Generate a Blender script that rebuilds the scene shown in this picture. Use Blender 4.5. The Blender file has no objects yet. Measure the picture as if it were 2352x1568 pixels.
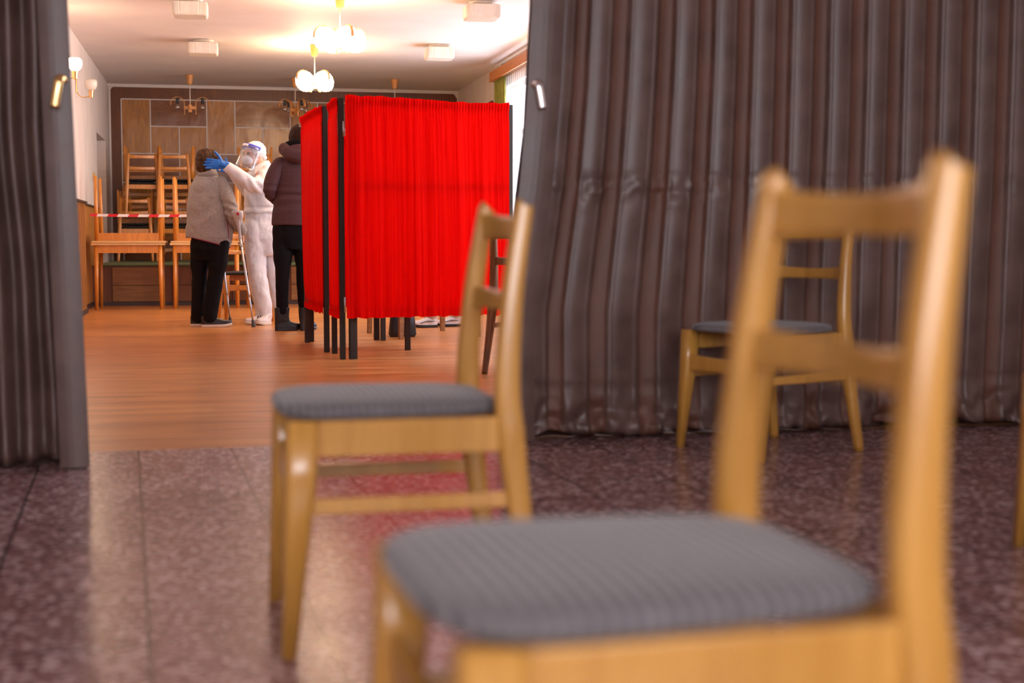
import bpy, bmesh, math, random
from mathutils import Vector, Matrix, noise
R = math.radians
PI = math.pi
random.seed(7)
S = bpy.context.scene
C = S.collection

# ------------------------------------------------------------------ camera
cam_d = bpy.data.cameras.new('camera')
cam = bpy.data.objects.new('camera', cam_d)
C.objects.link(cam)
cam_d.sensor_width = 36.0
cam_d.lens = 50.0
cam_d.clip_start = 0.05
cam_d.dof.use_dof = True
cam_d.dof.focus_distance = 12.3
cam_d.dof.aperture_fstop = 2.3
cam.location = (0, 0, 0.785)
cam.rotation_euler = (PI / 2 - 0.0715, 0, -0.20646)
S.camera = cam

# ------------------------------------------------------------------ world, exposure
W = bpy.data.worlds.new('daylight')
S.world = W
W.use_nodes = True
bg = W.node_tree.nodes['Background']
bg.inputs[0].default_value = (0.95, 0.93, 1.0, 1)
bg.inputs[1].default_value = 10.8
S.view_settings.view_transform = 'Standard'
S.view_settings.look = 'None'
S.view_settings.gamma = 1.0
S.view_settings.exposure = 0.0
S.view_settings.use_curve_mapping = False
S.cycles.max_bounces = 8
S.cycles.diffuse_bounces = 5
S.cycles.glossy_bounces = 4
S.cycles.transparent_max_bounces = 12
S.cycles.sample_clamp_indirect = 6.0
S.cycles.use_denoising = True
LAMP = 50.0          # radiance of the lit opal glasses
LAMP_COL = (1.0, 0.68, 0.40)


def portal(loc, rot, sx, sy):
    l = bpy.data.lights.new('window_daylight', 'AREA')
    l.shape = 'RECTANGLE'
    l.size = sx
    l.size_y = sy
    l.cycles.is_portal = True
    o = bpy.data.objects.new('window_daylight', l)
    C.objects.link(o)
    o.location = loc
    o.rotation_euler = rot
    return o


# hall windows in the right wall (open towards -X), the front room window is behind the camera
portal((3.80, 15.4, 1.8), (0, R(90), 0), 1.8, 4.4)
portal((3.80, 9.4, 1.8), (0, R(90), 0), 1.8, 4.4)
portal((0.4, -3.15, 1.95), (R(90), 0, 0), 4.8, 1.5)


# ------------------------------------------------------------------ materials
def new_mat(name):
    m = bpy.data.materials.new(name)
    m.use_nodes = True
    nt = m.node_tree
    return m, nt, nt.nodes['Principled BSDF']


def N(nt, t, **kw):
    n = nt.nodes.new(t)
    for k, v in kw.items():
        if k in n.inputs:
            n.inputs[k].default_value = v
        else:
            setattr(n, k, v)
    return n


def ramp(nt, fac, stops):
    r = nt.nodes.new('ShaderNodeValToRGB')
    el = r.color_ramp.elements
    while len(el) < len(stops):
        el.new(0.5)
    for e, (p, c) in zip(el, stops):
        e.position = p
        e.color = (*c, 1)
    nt.links.new(fac, r.inputs[0])
    return r.outputs[0]


def coords(nt, scale=(1, 1, 1), rot=(0, 0, 0), loc=(0, 0, 0)):
    t = nt.nodes.new('ShaderNodeTexCoord')
    m = nt.nodes.new('ShaderNodeMapping')
    m.inputs['Scale'].default_value = scale
    m.inputs['Rotation'].default_value = rot
    m.inputs['Location'].default_value = loc
    nt.links.new(t.outputs['Object'], m.inputs[0])
    return m.outputs[0]


def bump(nt, b, h, strength, dist=0.01):
    n = nt.nodes.new('ShaderNodeBump')
    n.inputs['Strength'].default_value = strength
    n.inputs['Distance'].default_value = dist
    nt.links.new(h, n.inputs['Height'])
    nt.links.new(n.outputs[0], b.inputs['Normal'])


def plain(name, col, rough=0.5, metal=0.0, var=0.0, scale=20, bmp=0.0, spec=0.5):
    m, nt, b = new_mat(name)
    b.inputs['Roughness'].default_value = rough
    b.inputs['Metallic'].default_value = metal
    b.inputs['Specular IOR Level'].default_value = spec
    n = N(nt, 'ShaderNodeTexNoise', Scale=float(scale), Detail=4.0)
    nt.links.new(coords(nt), n.inputs['Vector'])
    lo = tuple(c * (1 - var) for c in col)
    hi = tuple(min(1, c * (1 + var)) for c in col)
    nt.links.new(ramp(nt, n.outputs[0], [(0.3, lo), (0.7, hi)]), b.inputs['Base Color'])
    if bmp:
        bump(nt, b, n.outputs[0], bmp)
    return m


def wood(name, c1, c2, rough=0.35, scale=(3, 3, 30), axis_rot=(0, 0, 0), coat=0.0, dist=1.5):
    m, nt, b = new_mat(name)
    v = coords(nt, scale, axis_rot)
    n = N(nt, 'ShaderNodeTexNoise', Scale=1.0, Detail=6.0, Distortion=dist)
    nt.links.new(v, n.inputs['Vector'])
    nt.links.new(ramp(nt, n.outputs[0], [(0.3, c1), (0.7, c2)]), b.inputs['Base Color'])
    b.inputs['Roughness'].default_value = rough
    b.inputs['Coat Weight'].default_value = coat
    b.inputs['Coat Roughness'].default_value = 0.15
    bump(nt, b, n.outputs[0], 0.05)
    return m


M = {}
M['beech'] = wood('varnished_beech', (0.44, 0.205, 0.030), (0.57, 0.290, 0.056), 0.28, (18, 18, 2.5), coat=0.6)
M['beech_dark'] = wood('worn_dark_beech', (0.13, 0.045, 0.014), (0.24, 0.09, 0.03), 0.4, (18, 18, 2.5), coat=0.2)
M['orange_wood'] = wood('orange_varnished_wood', (0.50, 0.17, 0.02), (0.66, 0.26, 0.04), 0.35, (18, 18, 2.5), coat=0.3)
M['table_top'] = wood('pale_table_edge', (0.62, 0.36, 0.13), (0.74, 0.47, 0.20), 0.35, (3, 30, 30), coat=0.3)
M['bentwood'] = wood('bent_lamp_wood', (0.55, 0.22, 0.05), (0.68, 0.32, 0.09), 0.4, (10, 10, 10))
M['dark_frame'] = wood('dark_stained_frame', (0.012, 0.007, 0.004), (0.028, 0.015, 0.008), 0.7, (20, 20, 3))
M['podium'] = wood('podium_boards', (0.20, 0.085, 0.022), (0.31, 0.14, 0.04), 0.45, (2, 20, 20))
M['podium_dark'] = wood('podium_dark_boards', (0.14, 0.045, 0.014), (0.20, 0.07, 0.022), 0.45, (20, 20, 2))
M['wainscot'] = wood('orange_wainscot_panelling', (0.46, 0.19, 0.035), (0.60, 0.27, 0.06), 0.4, (20, 20, 1.2), coat=0.2)
M['veneer_border'] = wood('dark_veneer_border', (0.10, 0.028, 0.008), (0.17, 0.055, 0.014), 0.34, (14, 14, 1.5), dist=2.5)
M['veneer_a'] = wood('walnut_veneer_upright', (0.27, 0.100, 0.014), (0.45, 0.185, 0.030), 0.25, (14, 14, 1.5), dist=3)
M['veneer_b'] = wood('walnut_veneer_lying', (0.20, 0.068, 0.012), (0.33, 0.125, 0.022), 0.25, (2, 14, 10), dist=3)
M['veneer_c'] = wood('walnut_veneer_reddish', (0.150, 0.042, 0.010), (0.23, 0.076, 0.018), 0.26, (2, 14, 10), dist=3)
for k_ in ('veneer_a', 'veneer_b', 'veneer_c'):       # slightly warped, polished veneer
    nt_ = M[k_].node_tree
    b_ = nt_.nodes['Principled BSDF']
    b_.inputs['Specular IOR Level'].default_value = 0.55
    n_ = N(nt_, 'ShaderNodeTexNoise', Scale=3.2, Detail=2.0)
    nt_.links.new(coords(nt_, (1.4, 1, 0.8)), n_.inputs['Vector'])
    bump(nt_, b_, n_.outputs[0], 0.35, 0.035)
M['plaster'] = plain('cream_plaster', (0.78, 0.70, 0.64), 0.75, var=0.05, scale=3, bmp=0.1)
M['ceiling'] = plain('cream_ceiling_paint', (0.80, 0.73, 0.70), 0.6, var=0.05, scale=1.5, bmp=0.1)
M['white_paint'] = plain('white_batten_paint', (0.72, 0.66, 0.62), 0.5)
M['opal_off'] = plain('ribbed_white_lamp_glass', (0.82, 0.76, 0.66), 0.3, var=0.03)
M['metal'] = plain('brushed_metal', (0.50, 0.48, 0.50), 0.42, 1.0)
M['chrome'] = plain('bright_chrome_handle', (0.85, 0.85, 0.88), 0.18, 1.0)
M['brass'] = plain('polished_brass', (0.80, 0.52, 0.22), 0.22, 1.0)
M['rod'] = plain('cream_lamp_rod', (0.78, 0.70, 0.58), 0.4)
M['black_plastic'] = plain('black_socket_plastic', (0.02, 0.02, 0.025), 0.35)
M['rubber'] = plain('dark_grey_rubber', (0.07, 0.065, 0.06), 0.7)
M['grey_plastic'] = plain('pale_grey_crutch_plastic', (0.52, 0.50, 0.50), 0.4)
M['red_dot'] = plain('red_reflector', (0.50, 0.01, 0.02), 0.3)
M['skin'] = plain('skin', (0.62, 0.33, 0.22), 0.5, var=0.08)
M['hair_brown'] = plain('streaky_brown_hair', (0.060, 0.026, 0.010), 0.6, var=0.6, scale=40, bmp=0.5, spec=0.2)
M['hair_dark'] = plain('dark_brown_hair', (0.030, 0.010, 0.005), 0.6, var=0.4, scale=60, bmp=0.5, spec=0.15)
M['wool'] = plain('grey_heather_fleece', (0.315, 0.285, 0.265), 0.9, var=0.12, scale=60, bmp=0.35, spec=0.1)
M['wine'] = plain('wine_red_piping', (0.16, 0.008, 0.03), 0.7)
M['black_cloth'] = plain('black_trouser_cloth', (0.006, 0.005, 0.006), 0.85, var=0.2, bmp=0.3, spec=0.15)
M['suit'] = plain('white_protective_overall', (0.72, 0.70, 0.72), 0.55, var=0.04, scale=11, bmp=1.0)
M['suit_beige'] = plain('beige_overall_trousers', (0.58, 0.50, 0.44), 0.65, var=0.05, scale=14, bmp=0.6)
M['mask'] = plain('white_face_mask', (0.82, 0.80, 0.80), 0.6, var=0.03)
M['cap'] = plain('white_surgical_cap', (0.82, 0.78, 0.78), 0.6, var=0.1, scale=45)
M['blue_glove'] = plain('blue_nitrile_glove', (0.008, 0.15, 0.62), 0.4, var=0.08, bmp=0.2)
M['blue_band'] = plain('blue_visor_band', (0.03, 0.05, 0.55), 0.5)
M['shoe_black'] = plain('black_shoe_upper', (0.012, 0.008, 0.012), 0.4, bmp=0.2)
M['shoe_white'] = plain('white_shoe_upper', (0.70, 0.62, 0.58), 0.45, var=0.05)
M['sole'] = plain('cream_shoe_sole', (0.72, 0.62, 0.52), 0.6)
M['black_bag'] = plain('black_bag_leather', (0.012, 0.011, 0.013), 0.5, bmp=0.3)
M['green_cloth'] = plain('olive_green_drape', (0.17, 0.17, 0.02), 0.8, var=0.25, scale=12)
M['green_edge'] = plain('green_podium_covering', (0.10, 0.14, 0.06), 0.8, var=0.2)
M['pelmet'] = wood('orange_pelmet_wood', (0.40, 0.13, 0.025), (0.52, 0.19, 0.04), 0.4, (20, 2, 20))
M['window_frame'] = plain('white_window_frame', (0.75, 0.75, 0.75), 0.4)
M['yellow_plastic'] = plain('yellowed_switch_plastic', (0.62, 0.36, 0.12), 0.4)
M['dark_skirting'] = plain('dark_skirting', (0.05, 0.03, 0.025), 0.5)


def mat_emit():
    m, nt, b = new_mat('lit_opal_glass')
    b.inputs['Base Color'].default_value = (0.9, 0.85, 0.75, 1)
    b.inputs['Emission Color'].default_value = (*LAMP_COL, 1)
    b.inputs['Emission Strength'].default_value = LAMP
    return m


M['lit'] = mat_emit()


def mat_glass(name, tr=0.85, col=(0.9, 0.92, 0.95), rough=0.08):
    m, nt, b = new_mat(name)
    nt.nodes.remove(b)
    out = [n for n in nt.nodes if n.type == 'OUTPUT_MATERIAL'][0]
    t = N(nt, 'ShaderNodeBsdfTransparent')
    t.inputs[0].default_value = (*col, 1)
    g = N(nt, 'ShaderNodeBsdfGlossy', Roughness=rough)
    mx = N(nt, 'ShaderNodeMixShader')
    mx.inputs[0].default_value = 1 - tr
    nt.links.new(t.outputs[0], mx.inputs[1])
    nt.links.new(g.outputs[0], mx.inputs[2])
    nt.links.new(mx.outputs[0], out.inputs[0])
    return m


M['visor'] = mat_glass('clear_visor_film', 0.86)
M['bulb'] = mat_glass('clear_bulb_glass', 0.7, (0.85, 0.82, 0.78))
M['pane'] = mat_glass('window_glass', 0.93)


def mat_cloth_red():
    m, nt, b = new_mat('red_gathered_cloth')
    out = [n for n in nt.nodes if n.type == 'OUTPUT_MATERIAL'][0]
    n = N(nt, 'ShaderNodeTexNoise', Scale=1.0, Detail=3.0)
    nt.links.new(coords(nt, (60, 60, 1.5)), n.inputs['Vector'])
    col = ramp(nt, n.outputs[0], [(0.3, (0.72, 0.0, 0.0)), (0.7, (0.88, 0.003, 0.0))])
    nt.links.new(col, b.inputs['Base Color'])
    b.inputs['Roughness'].default_value = 0.8
    b.inputs['Specular IOR Level'].default_value = 0.05
    t = N(nt, 'ShaderNodeBsdfTranslucent')
    nt.links.new(col, t.inputs[0])
    mx = N(nt, 'ShaderNodeMixShader')
    mx.inputs[0].default_value = 0.35
    nt.links.new(b.outputs[0], mx.inputs[1])
    nt.links.new(t.outputs[0], mx.inputs[2])
    nt.links.new(mx.outputs[0], out.inputs[0])
    return m


M['red_cloth'] = mat_cloth_red()


def mat_lace():
    m, nt, b = new_mat('white_net_curtain')
    out = [n for n in nt.nodes if n.type == 'OUTPUT_MATERIAL'][0]
    b.inputs['Base Color'].default_value = (0.8, 0.78, 0.78, 1)
    b.inputs['Roughness'].default_value = 0.9
    t = N(nt, 'ShaderNodeBsdfTranslucent')
    t.inputs[0].default_value = (0.8, 0.8, 0.82, 1)
    m1 = N(nt, 'ShaderNodeMixShader')
    m1.inputs[0].default_value = 0.6
    nt.links.new(b.outputs[0], m1.inputs[1])
    nt.links.new(t.outputs[0], m1.inputs[2])
    tr = N(nt, 'ShaderNodeBsdfTransparent')
    m2 = N(nt, 'ShaderNodeMixShader')
    w = N(nt, 'ShaderNodeTexNoise', Scale=1.0, Detail=2.0)
    nt.links.new(coords(nt, (30, 30, 3)), w.inputs['Vector'])
    mr = N(nt, 'ShaderNodeMapRange')
    mr.inputs[3].default_value = 0.10
    mr.inputs[4].default_value = 0.34
    nt.links.new(w.outputs[0], mr.inputs[0])
    nt.links.new(mr.outputs[0], m2.inputs[0])
    nt.links.new(tr.outputs[0], m2.inputs[1])
    nt.links.new(m1.outputs[0], m2.inputs[2])
    nt.links.new(m2.outputs[0], out.inputs[0])
    return m


M['lace'] = mat_lace()


def mat_seat():
    m, nt, b = new_mat('grey_ribbed_upholstery')
    w = N(nt, 'ShaderNodeTexWave', Scale=1.0, Distortion=0.3)
    w.bands_direction = 'Y'
    w.wave_profile = 'SIN'
    nt.links.new(coords(nt, (1, 20.0, 1)), w.inputs['Vector'])
    n = N(nt, 'ShaderNodeTexNoise', Scale=90.0, Detail=3.0)
    nt.links.new(coords(nt), n.inputs['Vector'])
    c1 = ramp(nt, w.outputs[0], [(0.2, (0.055, 0.050, 0.056)), (0.6, (0.185, 0.175, 0.182))])
    c2 = ramp(nt, n.outputs[0], [(0.3, (0.75, 0.75, 0.75)), (0.7, (1.1, 1.1, 1.1))])
    mx = N(nt, 'ShaderNodeMix')
    mx.data_type = 'RGBA'
    mx.blend_type = 'MULTIPLY'
    mx.inputs[0].default_value = 1.0
    nt.links.new(c1, mx.inputs[6])
    nt.links.new(c2, mx.inputs[7])
    nt.links.new(mx.outputs[2], b.inputs['Base Color'])
    b.inputs['Roughness'].default_value = 0.75
    b.inputs['Sheen Weight'].default_value = 0.25
    bump(nt, b, w.outputs[0], 0.5, 0.004)
    return m


M['seat'] = mat_seat()
M['seat_black'] = plain('black_checked_seat_fabric', (0.012, 0.011, 0.011), 0.9, var=0.9, scale=70)


def mat_terrazzo():
    m, nt, b = new_mat('terrazzo_tiles')
    v = coords(nt)
    vo = N(nt, 'ShaderNodeTexVoronoi', Scale=64.0)
    vo.inputs['Randomness'].default_value = 1.0
    nt.links.new(v, vo.inputs['Vector'])
    sep = N(nt, 'ShaderNodeSeparateColor')
    nt.links.new(vo.outputs['Color'], sep.inputs[0])
    chips = ramp(nt, sep.outputs[0], [(0.0, (0.165, 0.078, 0.082)), (0.40, (0.265, 0.150, 0.148)),
                                      (0.72, (0.37, 0.235, 0.235)), (0.90, (0.66, 0.55, 0.56))])
    big = N(nt, 'ShaderNodeTexNoise', Scale=2.0, Detail=3.0)
    nt.links.new(v, big.inputs['Vector'])
    tint = ramp(nt, big.outputs[0], [(0.3, (0.85, 0.82, 0.82)), (0.7, (1.08, 1.0, 0.98))])
    mx = N(nt, 'ShaderNodeMix')
    mx.data_type = 'RGBA'
    mx.blend_type = 'MULTIPLY'
    mx.inputs[0].default_value = 1.0
    nt.links.new(chips, mx.inputs[6])
    nt.links.new(tint, mx.inputs[7])
    br = N(nt, 'ShaderNodeTexBrick')
    br.offset = 0.5
    br.inputs['Color1'].default_value = (1, 1, 1, 1)
    br.inputs['Color2'].default_value = (0.92, 0.86, 0.86, 1)
    br.inputs['Mortar'].default_value = (0.10, 0.09, 0.10, 1)
    br.inputs['Scale'].default_value = 1.0
    br.inputs['Mortar Size'].default_value = 0.005
    br.inputs['Mortar Smooth'].default_value = 0.3
    br.inputs['Brick Width'].default_value = 0.64
    br.inputs['Row Height'].default_value = 0.3373
    nt.links.new(coords(nt, (1, 1, 1), (0, 0, R(90 - 3.3)), (0.25, -0.0285, 0)), br.inputs['Vector'])
    mx2 = N(nt, 'ShaderNodeMix')
    mx2.data_type = 'RGBA'
    mx2.blend_type = 'MULTIPLY'
    mx2.inputs[0].default_value = 1.0
    nt.links.new(mx.outputs[2], mx2.inputs[6])
    nt.links.new(br.outputs[0], mx2.inputs[7])
    nt.links.new(mx2.outputs[2], b.inputs['Base Color'])
    rr = N(nt, 'ShaderNodeMapRange')
    rr.inputs[3].default_value = 0.16
    rr.inputs[4].default_value = 0.34
    nt.links.new(big.outputs[0], rr.inputs[0])
    nt.links.new(rr.outputs[0], b.inputs['Roughness'])
    b.inputs['Specular IOR Level'].default_value = 0.6
    return m, br


M['terrazzo'], TERR_BRICK = mat_terrazzo()


def mat_floor():
    m, nt, b = new_mat('orange_plank_floor')
    n = N(nt, 'ShaderNodeTexNoise', Scale=1.0, Detail=6.0, Distortion=1.2)
    nt.links.new(coords(nt, (1.3, 11, 1)), n.inputs['Vector'])
    br = N(nt, 'ShaderNodeTexBrick')
    br.offset = 0.37
    br.inputs['Color1'].default_value = (1, 1, 1, 1)
    br.inputs['Color2'].default_value = (0.80, 0.78, 0.76, 1)
    br.inputs['Mortar'].default_value = (0.62, 0.55, 0.5, 1)
    br.inputs['Scale'].default_value = 1.0
    br.inputs['Mortar Size'].default_value = 0.0015
    br.inputs['Brick Width'].default_value = 1.3
    br.inputs['Row Height'].default_value = 0.065
    nt.links.new(coords(nt), br.inputs['Vector'])
    c = ramp(nt, n.outputs[0], [(0.28, (0.38, 0.130, 0.034)), (0.5, (0.58, 0.235, 0.065)), (0.72, (0.74, 0.36, 0.12))])
    mx = N(nt, 'ShaderNodeMix')
    mx.data_type = 'RGBA'
    mx.blend_type = 'MULTIPLY'
    mx.inputs[0].default_value = 0.8
    nt.links.new(c, mx.inputs[6])
    nt.links.new(br.outputs[0], mx.inputs[7])
    nt.links.new(mx.outputs[2], b.inputs['Base Color'])
    b.inputs['Roughness'].default_value = 0.30
    bump(nt, b, n.outputs[0], 0.06)
    return m


M['floor'] = mat_floor()


def mat_leatherette(name, lo, hi, r0, r1):
    m, nt, b = new_mat(name)
    n = N(nt, 'ShaderNodeTexNoise', Scale=7.0, Detail=5.0)
    nt.links.new(coords(nt), n.inputs['Vector'])
    nt.links.new(ramp(nt, n.outputs[0], [(0.3, lo), (0.7, hi)]), b.inputs['Base Color'])
    rr = N(nt, 'ShaderNodeMapRange')
    rr.inputs[3].default_value = r0
    rr.inputs[4].default_value = r1
    nt.links.new(n.outputs[0], rr.inputs[0])
    nt.links.new(rr.outputs[0], b.inputs['Roughness'])
    b.inputs['Specular IOR Level'].default_value = 0.6
    n2 = N(nt, 'ShaderNodeTexNoise', Scale=120.0, Detail=2.0)
    nt.links.new(coords(nt), n2.inputs['Vector'])
    bump(nt, b, n2.outputs[0], 0.15, 0.003)
    return m


M['leatherette'] = mat_leatherette('brown_leatherette', (0.080, 0.043, 0.034), (0.135, 0.080, 0.066), 0.34, 0.50)
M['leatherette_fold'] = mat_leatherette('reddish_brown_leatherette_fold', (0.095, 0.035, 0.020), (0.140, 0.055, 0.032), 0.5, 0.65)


def mat_coat():
    m, nt, b = new_mat('plum_dotted_quilted_coat')
    v = N(nt, 'ShaderNodeTexVoronoi', Scale=125.0)
    v.inputs['Randomness'].default_value = 0.0
    nt.links.new(coords(nt, (1, 0.0, 1), (0, R(45), 0)), v.inputs['Vector'])
    nt.links.new(ramp(nt, v.outputs['Distance'], [(0.18, (0.15, 0.080, 0.080)), (0.40, (0.052, 0.020, 0.023))]), b.inputs['Base Color'])
    b.inputs['Roughness'].default_value = 0.7
    b.inputs['Specular IOR Level'].default_value = 0.2
    n = N(nt, 'ShaderNodeTexNoise', Scale=10.0, Detail=3.0)
    nt.links.new(coords(nt, (1, 1, 2.5)), n.inputs['Vector'])
    bump(nt, b, n.outputs[0], 0.5, 0.02)
    return m


M['coat'] = mat_coat()


def mat_tape():
    m, nt, b = new_mat('red_white_barrier_tape')
    t = N(nt, 'ShaderNodeTexCoord')
    s = N(nt, 'ShaderNodeSeparateXYZ')
    nt.links.new(t.outputs['Object'], s.inputs[0])
    a = N(nt, 'ShaderNodeMath')
    a.operation = 'MULTIPLY_ADD'
    nt.links.new(s.outputs['Z'], a.inputs[0])
    a.inputs[1].default_value = -0.6
    nt.links.new(s.outputs['X'], a.inputs[2])
    f = N(nt, 'ShaderNodeMath')
    f.operation = 'MULTIPLY'
    nt.links.new(a.outputs[0], f.inputs[0])
    f.inputs[1].default_value = 1 / 0.222
    fr = N(nt, 'ShaderNodeMath')
    fr.operation = 'FRACT'
    nt.links.new(f.outputs[0], fr.inputs[0])
    r = ramp(nt, fr.outputs[0], [(0.0, (0.62, 0.006, 0.01)), (0.47, (0.78, 0.72, 0.68))])
    nt.nodes[-1].color_ramp.interpolation = 'CONSTANT'
    nt.links.new(r, b.inputs['Base Color'])
    b.inputs['Roughness'].default_value = 0.35
    return m


M['tape'] = mat_tape()


# ------------------------------------------------------------------ mesh helpers
def BM():
    return bmesh.new()


def obj(name, bm, mat, parent=None, smooth=False, bevel=0.0, loc=None):
    if bevel:
        bmesh.ops.bevel(bm, geom=[e for e in bm.edges], offset=bevel, segments=2, profile=0.5, affect='EDGES', clamp_overlap=True)
    bmesh.ops.recalc_face_normals(bm, faces=bm.faces[:])
    me = bpy.data.meshes.new(name)
    bm.to_mesh(me)
    bm.free()
    me.materials.append(mat)
    if smooth:
        for p in me.polygons:
            p.use_smooth = True
    o = bpy.data.objects.new(name, me)
    C.objects.link(o)
    if parent:
        o.parent = parent
    if loc:
        o.location = loc
    return o


def tag(o, label, cat, group=None):
    o['label'] = label
    o['category'] = cat
    if group:
        o['group'] = group
    return o


def thing(name, label, cat, loc=(0, 0, 0), rz=0.0, group=None):
    o = bpy.data.objects.new(name, None)
    o.empty_display_size = 0.1
    C.objects.link(o)
    o.location = loc
    o.rotation_euler = (0, 0, rz)
    return tag(o, label, cat, group)


def struct(name, bm, mat, parent=None, **k):
    o = obj(name, bm, mat, parent, **k)
    if parent is None:
        o['kind'] = 'structure'
    return o


def dup(root, loc=None, rz=None, label=None, group=None, rot=None, scale=None):
    r = root.copy()
    C.objects.link(r)
    if loc is not None:
        r.location = loc
    if rz is not None:
        r.rotation_euler = (0, 0, rz)
    if rot is not None:
        r.rotation_euler = rot
    if scale is not None:
        r.scale = scale
    if label:
        r['label'] = label
    if group:
        r['group'] = group
    for ch in KIDS.get(root.name, []):
        c = ch.copy()
        C.objects.link(c)
        c.parent = r
        KIDS.setdefault(r.name, []).append(c)
        for g in KIDS.get(ch.name, []):
            d = g.copy()
            C.objects.link(d)
            d.parent = c
            KIDS.setdefault(c.name, []).append(d)
    return r


KIDS = {}


def part(name, bm, mat, parent, **k):
    o = obj(name, bm, mat, parent, **k)
    KIDS.setdefault(parent.name, []).append(o)
    return o


def box(bm, x0, x1, y0, y1, z0, z1):
    vs = [bm.verts.new((x, y, z)) for x in (x0, x1) for y in (y0, y1) for z in (z0, z1)]
    for f in ((0, 1, 3, 2), (4, 6, 7, 5), (0, 4, 5, 1), (2, 3, 7, 6), (0, 2, 6, 4), (1, 5, 7, 3)):
        bm.faces.new([vs[i] for i in f])
    return vs


def frames(pts, up=Vector((0, 1, 0))):
    """for each path point: two cross axes"""
    res = []
    n = len(pts)
    for i, p in enumerate(pts):
        t = (pts[min(i + 1, n - 1)] - pts[max(i - 1, 0)]).normalized()
        a = up - t * up.dot(t)
        if a.length < 1e-4:
            a = Vector((1, 0, 0)) - t * t.x
        a.normalize()
        res.append((t.cross(a).normalized(), a))
    return res


def sweep(bm, pts, radii, n=10, up=(0, 1, 0), power=2.0, cap=True):
    """closed sweep; radii = r or (r_side, r_up) per point; power 2 = ellipse, larger = squarish"""
    pts = [Vector(p) for p in pts]
    fr = frames(pts, Vector(up))
    rings = []
    for p, (a, b), r in zip(pts, fr, radii):
        ra, rb = (r, r) if isinstance(r, (int, float)) else r
        ring = []
        for k in range(n):
            th = 2 * PI * (k + 0.5) / n
            c, s = math.cos(th), math.sin(th)
            e = 2 / power
            c = math.copysign(abs(c) ** e, c)
            s = math.copysign(abs(s) ** e, s)
            ring.append(bm.verts.new(p + a * ra * c + b * rb * s))
        rings.append(ring)
    for r0, r1 in zip(rings, rings[1:]):
        for k in range(n):
            bm.faces.new((r0[k], r0[(k + 1) % n], r1[(k + 1) % n], r1[k]))
    if cap:
        bm.faces.new(rings[0][::-1])
        bm.faces.new(rings[-1])
    return rings


def limb(bm, pts, radii, n=12, up=(0, 1, 0), sub=4):
    """rounded tapered limb through points, smooth interpolation, round ends"""
    P = [Vector(p) for p in pts]
    Rr = [(r, r) if isinstance(r, (int, float)) else r for r in radii]
    op, orr = [], []
    m = len(P)
    for i in range(m - 1):
        p0, p1, p2, p3 = P[max(i - 1, 0)], P[i], P[i + 1], P[min(i + 2, m - 1)]
        for k in range(sub):
            t = k / sub
            q = 0.5 * ((2 * p1) + (p2 - p0) * t + (2 * p0 - 5 * p1 + 4 * p2 - p3) * t * t + (3 * p1 - p0 - 3 * p2 + p3) * t ** 3)
            op.append(q)
            s = t * t * (3 - 2 * t)
            orr.append(tuple(a * (1 - s) + b * s for a, b in zip(Rr[i], Rr[i + 1])))
    op.append(P[-1])
    orr.append(Rr[-1])
    d0 = (op[0] - op[1]).normalized()
    d1 = (op[-1] - op[-2]).normalized()
    r0, r1 = orr[0], orr[-1]
    pre = [(op[0] + d0 * min(r0) * h, (r0[0] * w, r0[1] * w)) for h, w in ((0.95, 0.3), (0.75, 0.66), (0.4, 0.92))]
    post = [(op[-1] + d1 * min(r1) * h, (r1[0] * w, r1[1] * w)) for h, w in ((0.4, 0.92), (0.75, 0.66), (0.95, 0.3))]
    op = [a for a, _ in pre] + op + [a for a, _ in post]
    orr = [b for _, b in pre] + orr + [b for _, b in post]
    sweep(bm, op, orr, n, up)


def ell(bm, c, r, rot=None, seg=18, rings=12):
    mat = Matrix.Translation(c)
    if rot:
        mat = mat @ Matrix.Rotation(rot[2], 4, 'Z') @ Matrix.Rotation(rot[1], 4, 'Y') @ Matrix.Rotation(rot[0], 4, 'X')
    mat = mat @ Matrix.Diagonal((*r, 1))
    bmesh.ops.create_uvsphere(bm, u_segments=seg, v_segments=rings, radius=1.0, matrix=mat)


def lathe(bm, prof, n=20, c=(0, 0, 0), closed=True):
    rings = []
    for r, z in prof:
        rings.append([bm.verts.new((c[0] + r * math.cos(2 * PI * k / n), c[1] + r * math.sin(2 * PI * k / n), c[2] + z)) for k in range(n)])
    for a, b in zip(rings, rings[1:]):
        for k in range(n):
            bm.faces.new((a[k], a[(k + 1) % n], b[(k + 1) % n], b[k]))
    if closed:
        bm.faces.new(rings[0][::-1])
        bm.faces.new(rings[-1])


def beam(bm, p0, p1, s0, s1=None, up=(0, 1, 0)):
    """tapered square bar; s = (side, up) full sizes"""
    s1 = s1 or s0
    r2 = math.sqrt(2)
    sweep(bm, [p0, p1], [(s0[0] / 2 * r2, s0[1] / 2 * r2), (s1[0] / 2 * r2, s1[1] / 2 * r2)], 4, up)


def grid(bm, nu, nv, fn, thick=0.0):
    """surface of fn(i/nu, j/nv)"""
    vs = [[bm.verts.new(fn(i / nu, j / nv)) for j in range(nv + 1)] for i in range(nu + 1)]
    for i in range(nu):
        for j in range(nv):
            bm.faces.new((vs[i][j], vs[i + 1][j], vs[i + 1][j + 1], vs[i][j + 1]))
    if thick:
        bmesh.ops.recalc_face_normals(bm, faces=bm.faces[:])
        bmesh.ops.solidify(bm, geom=bm.faces[:], thickness=thick)


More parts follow.
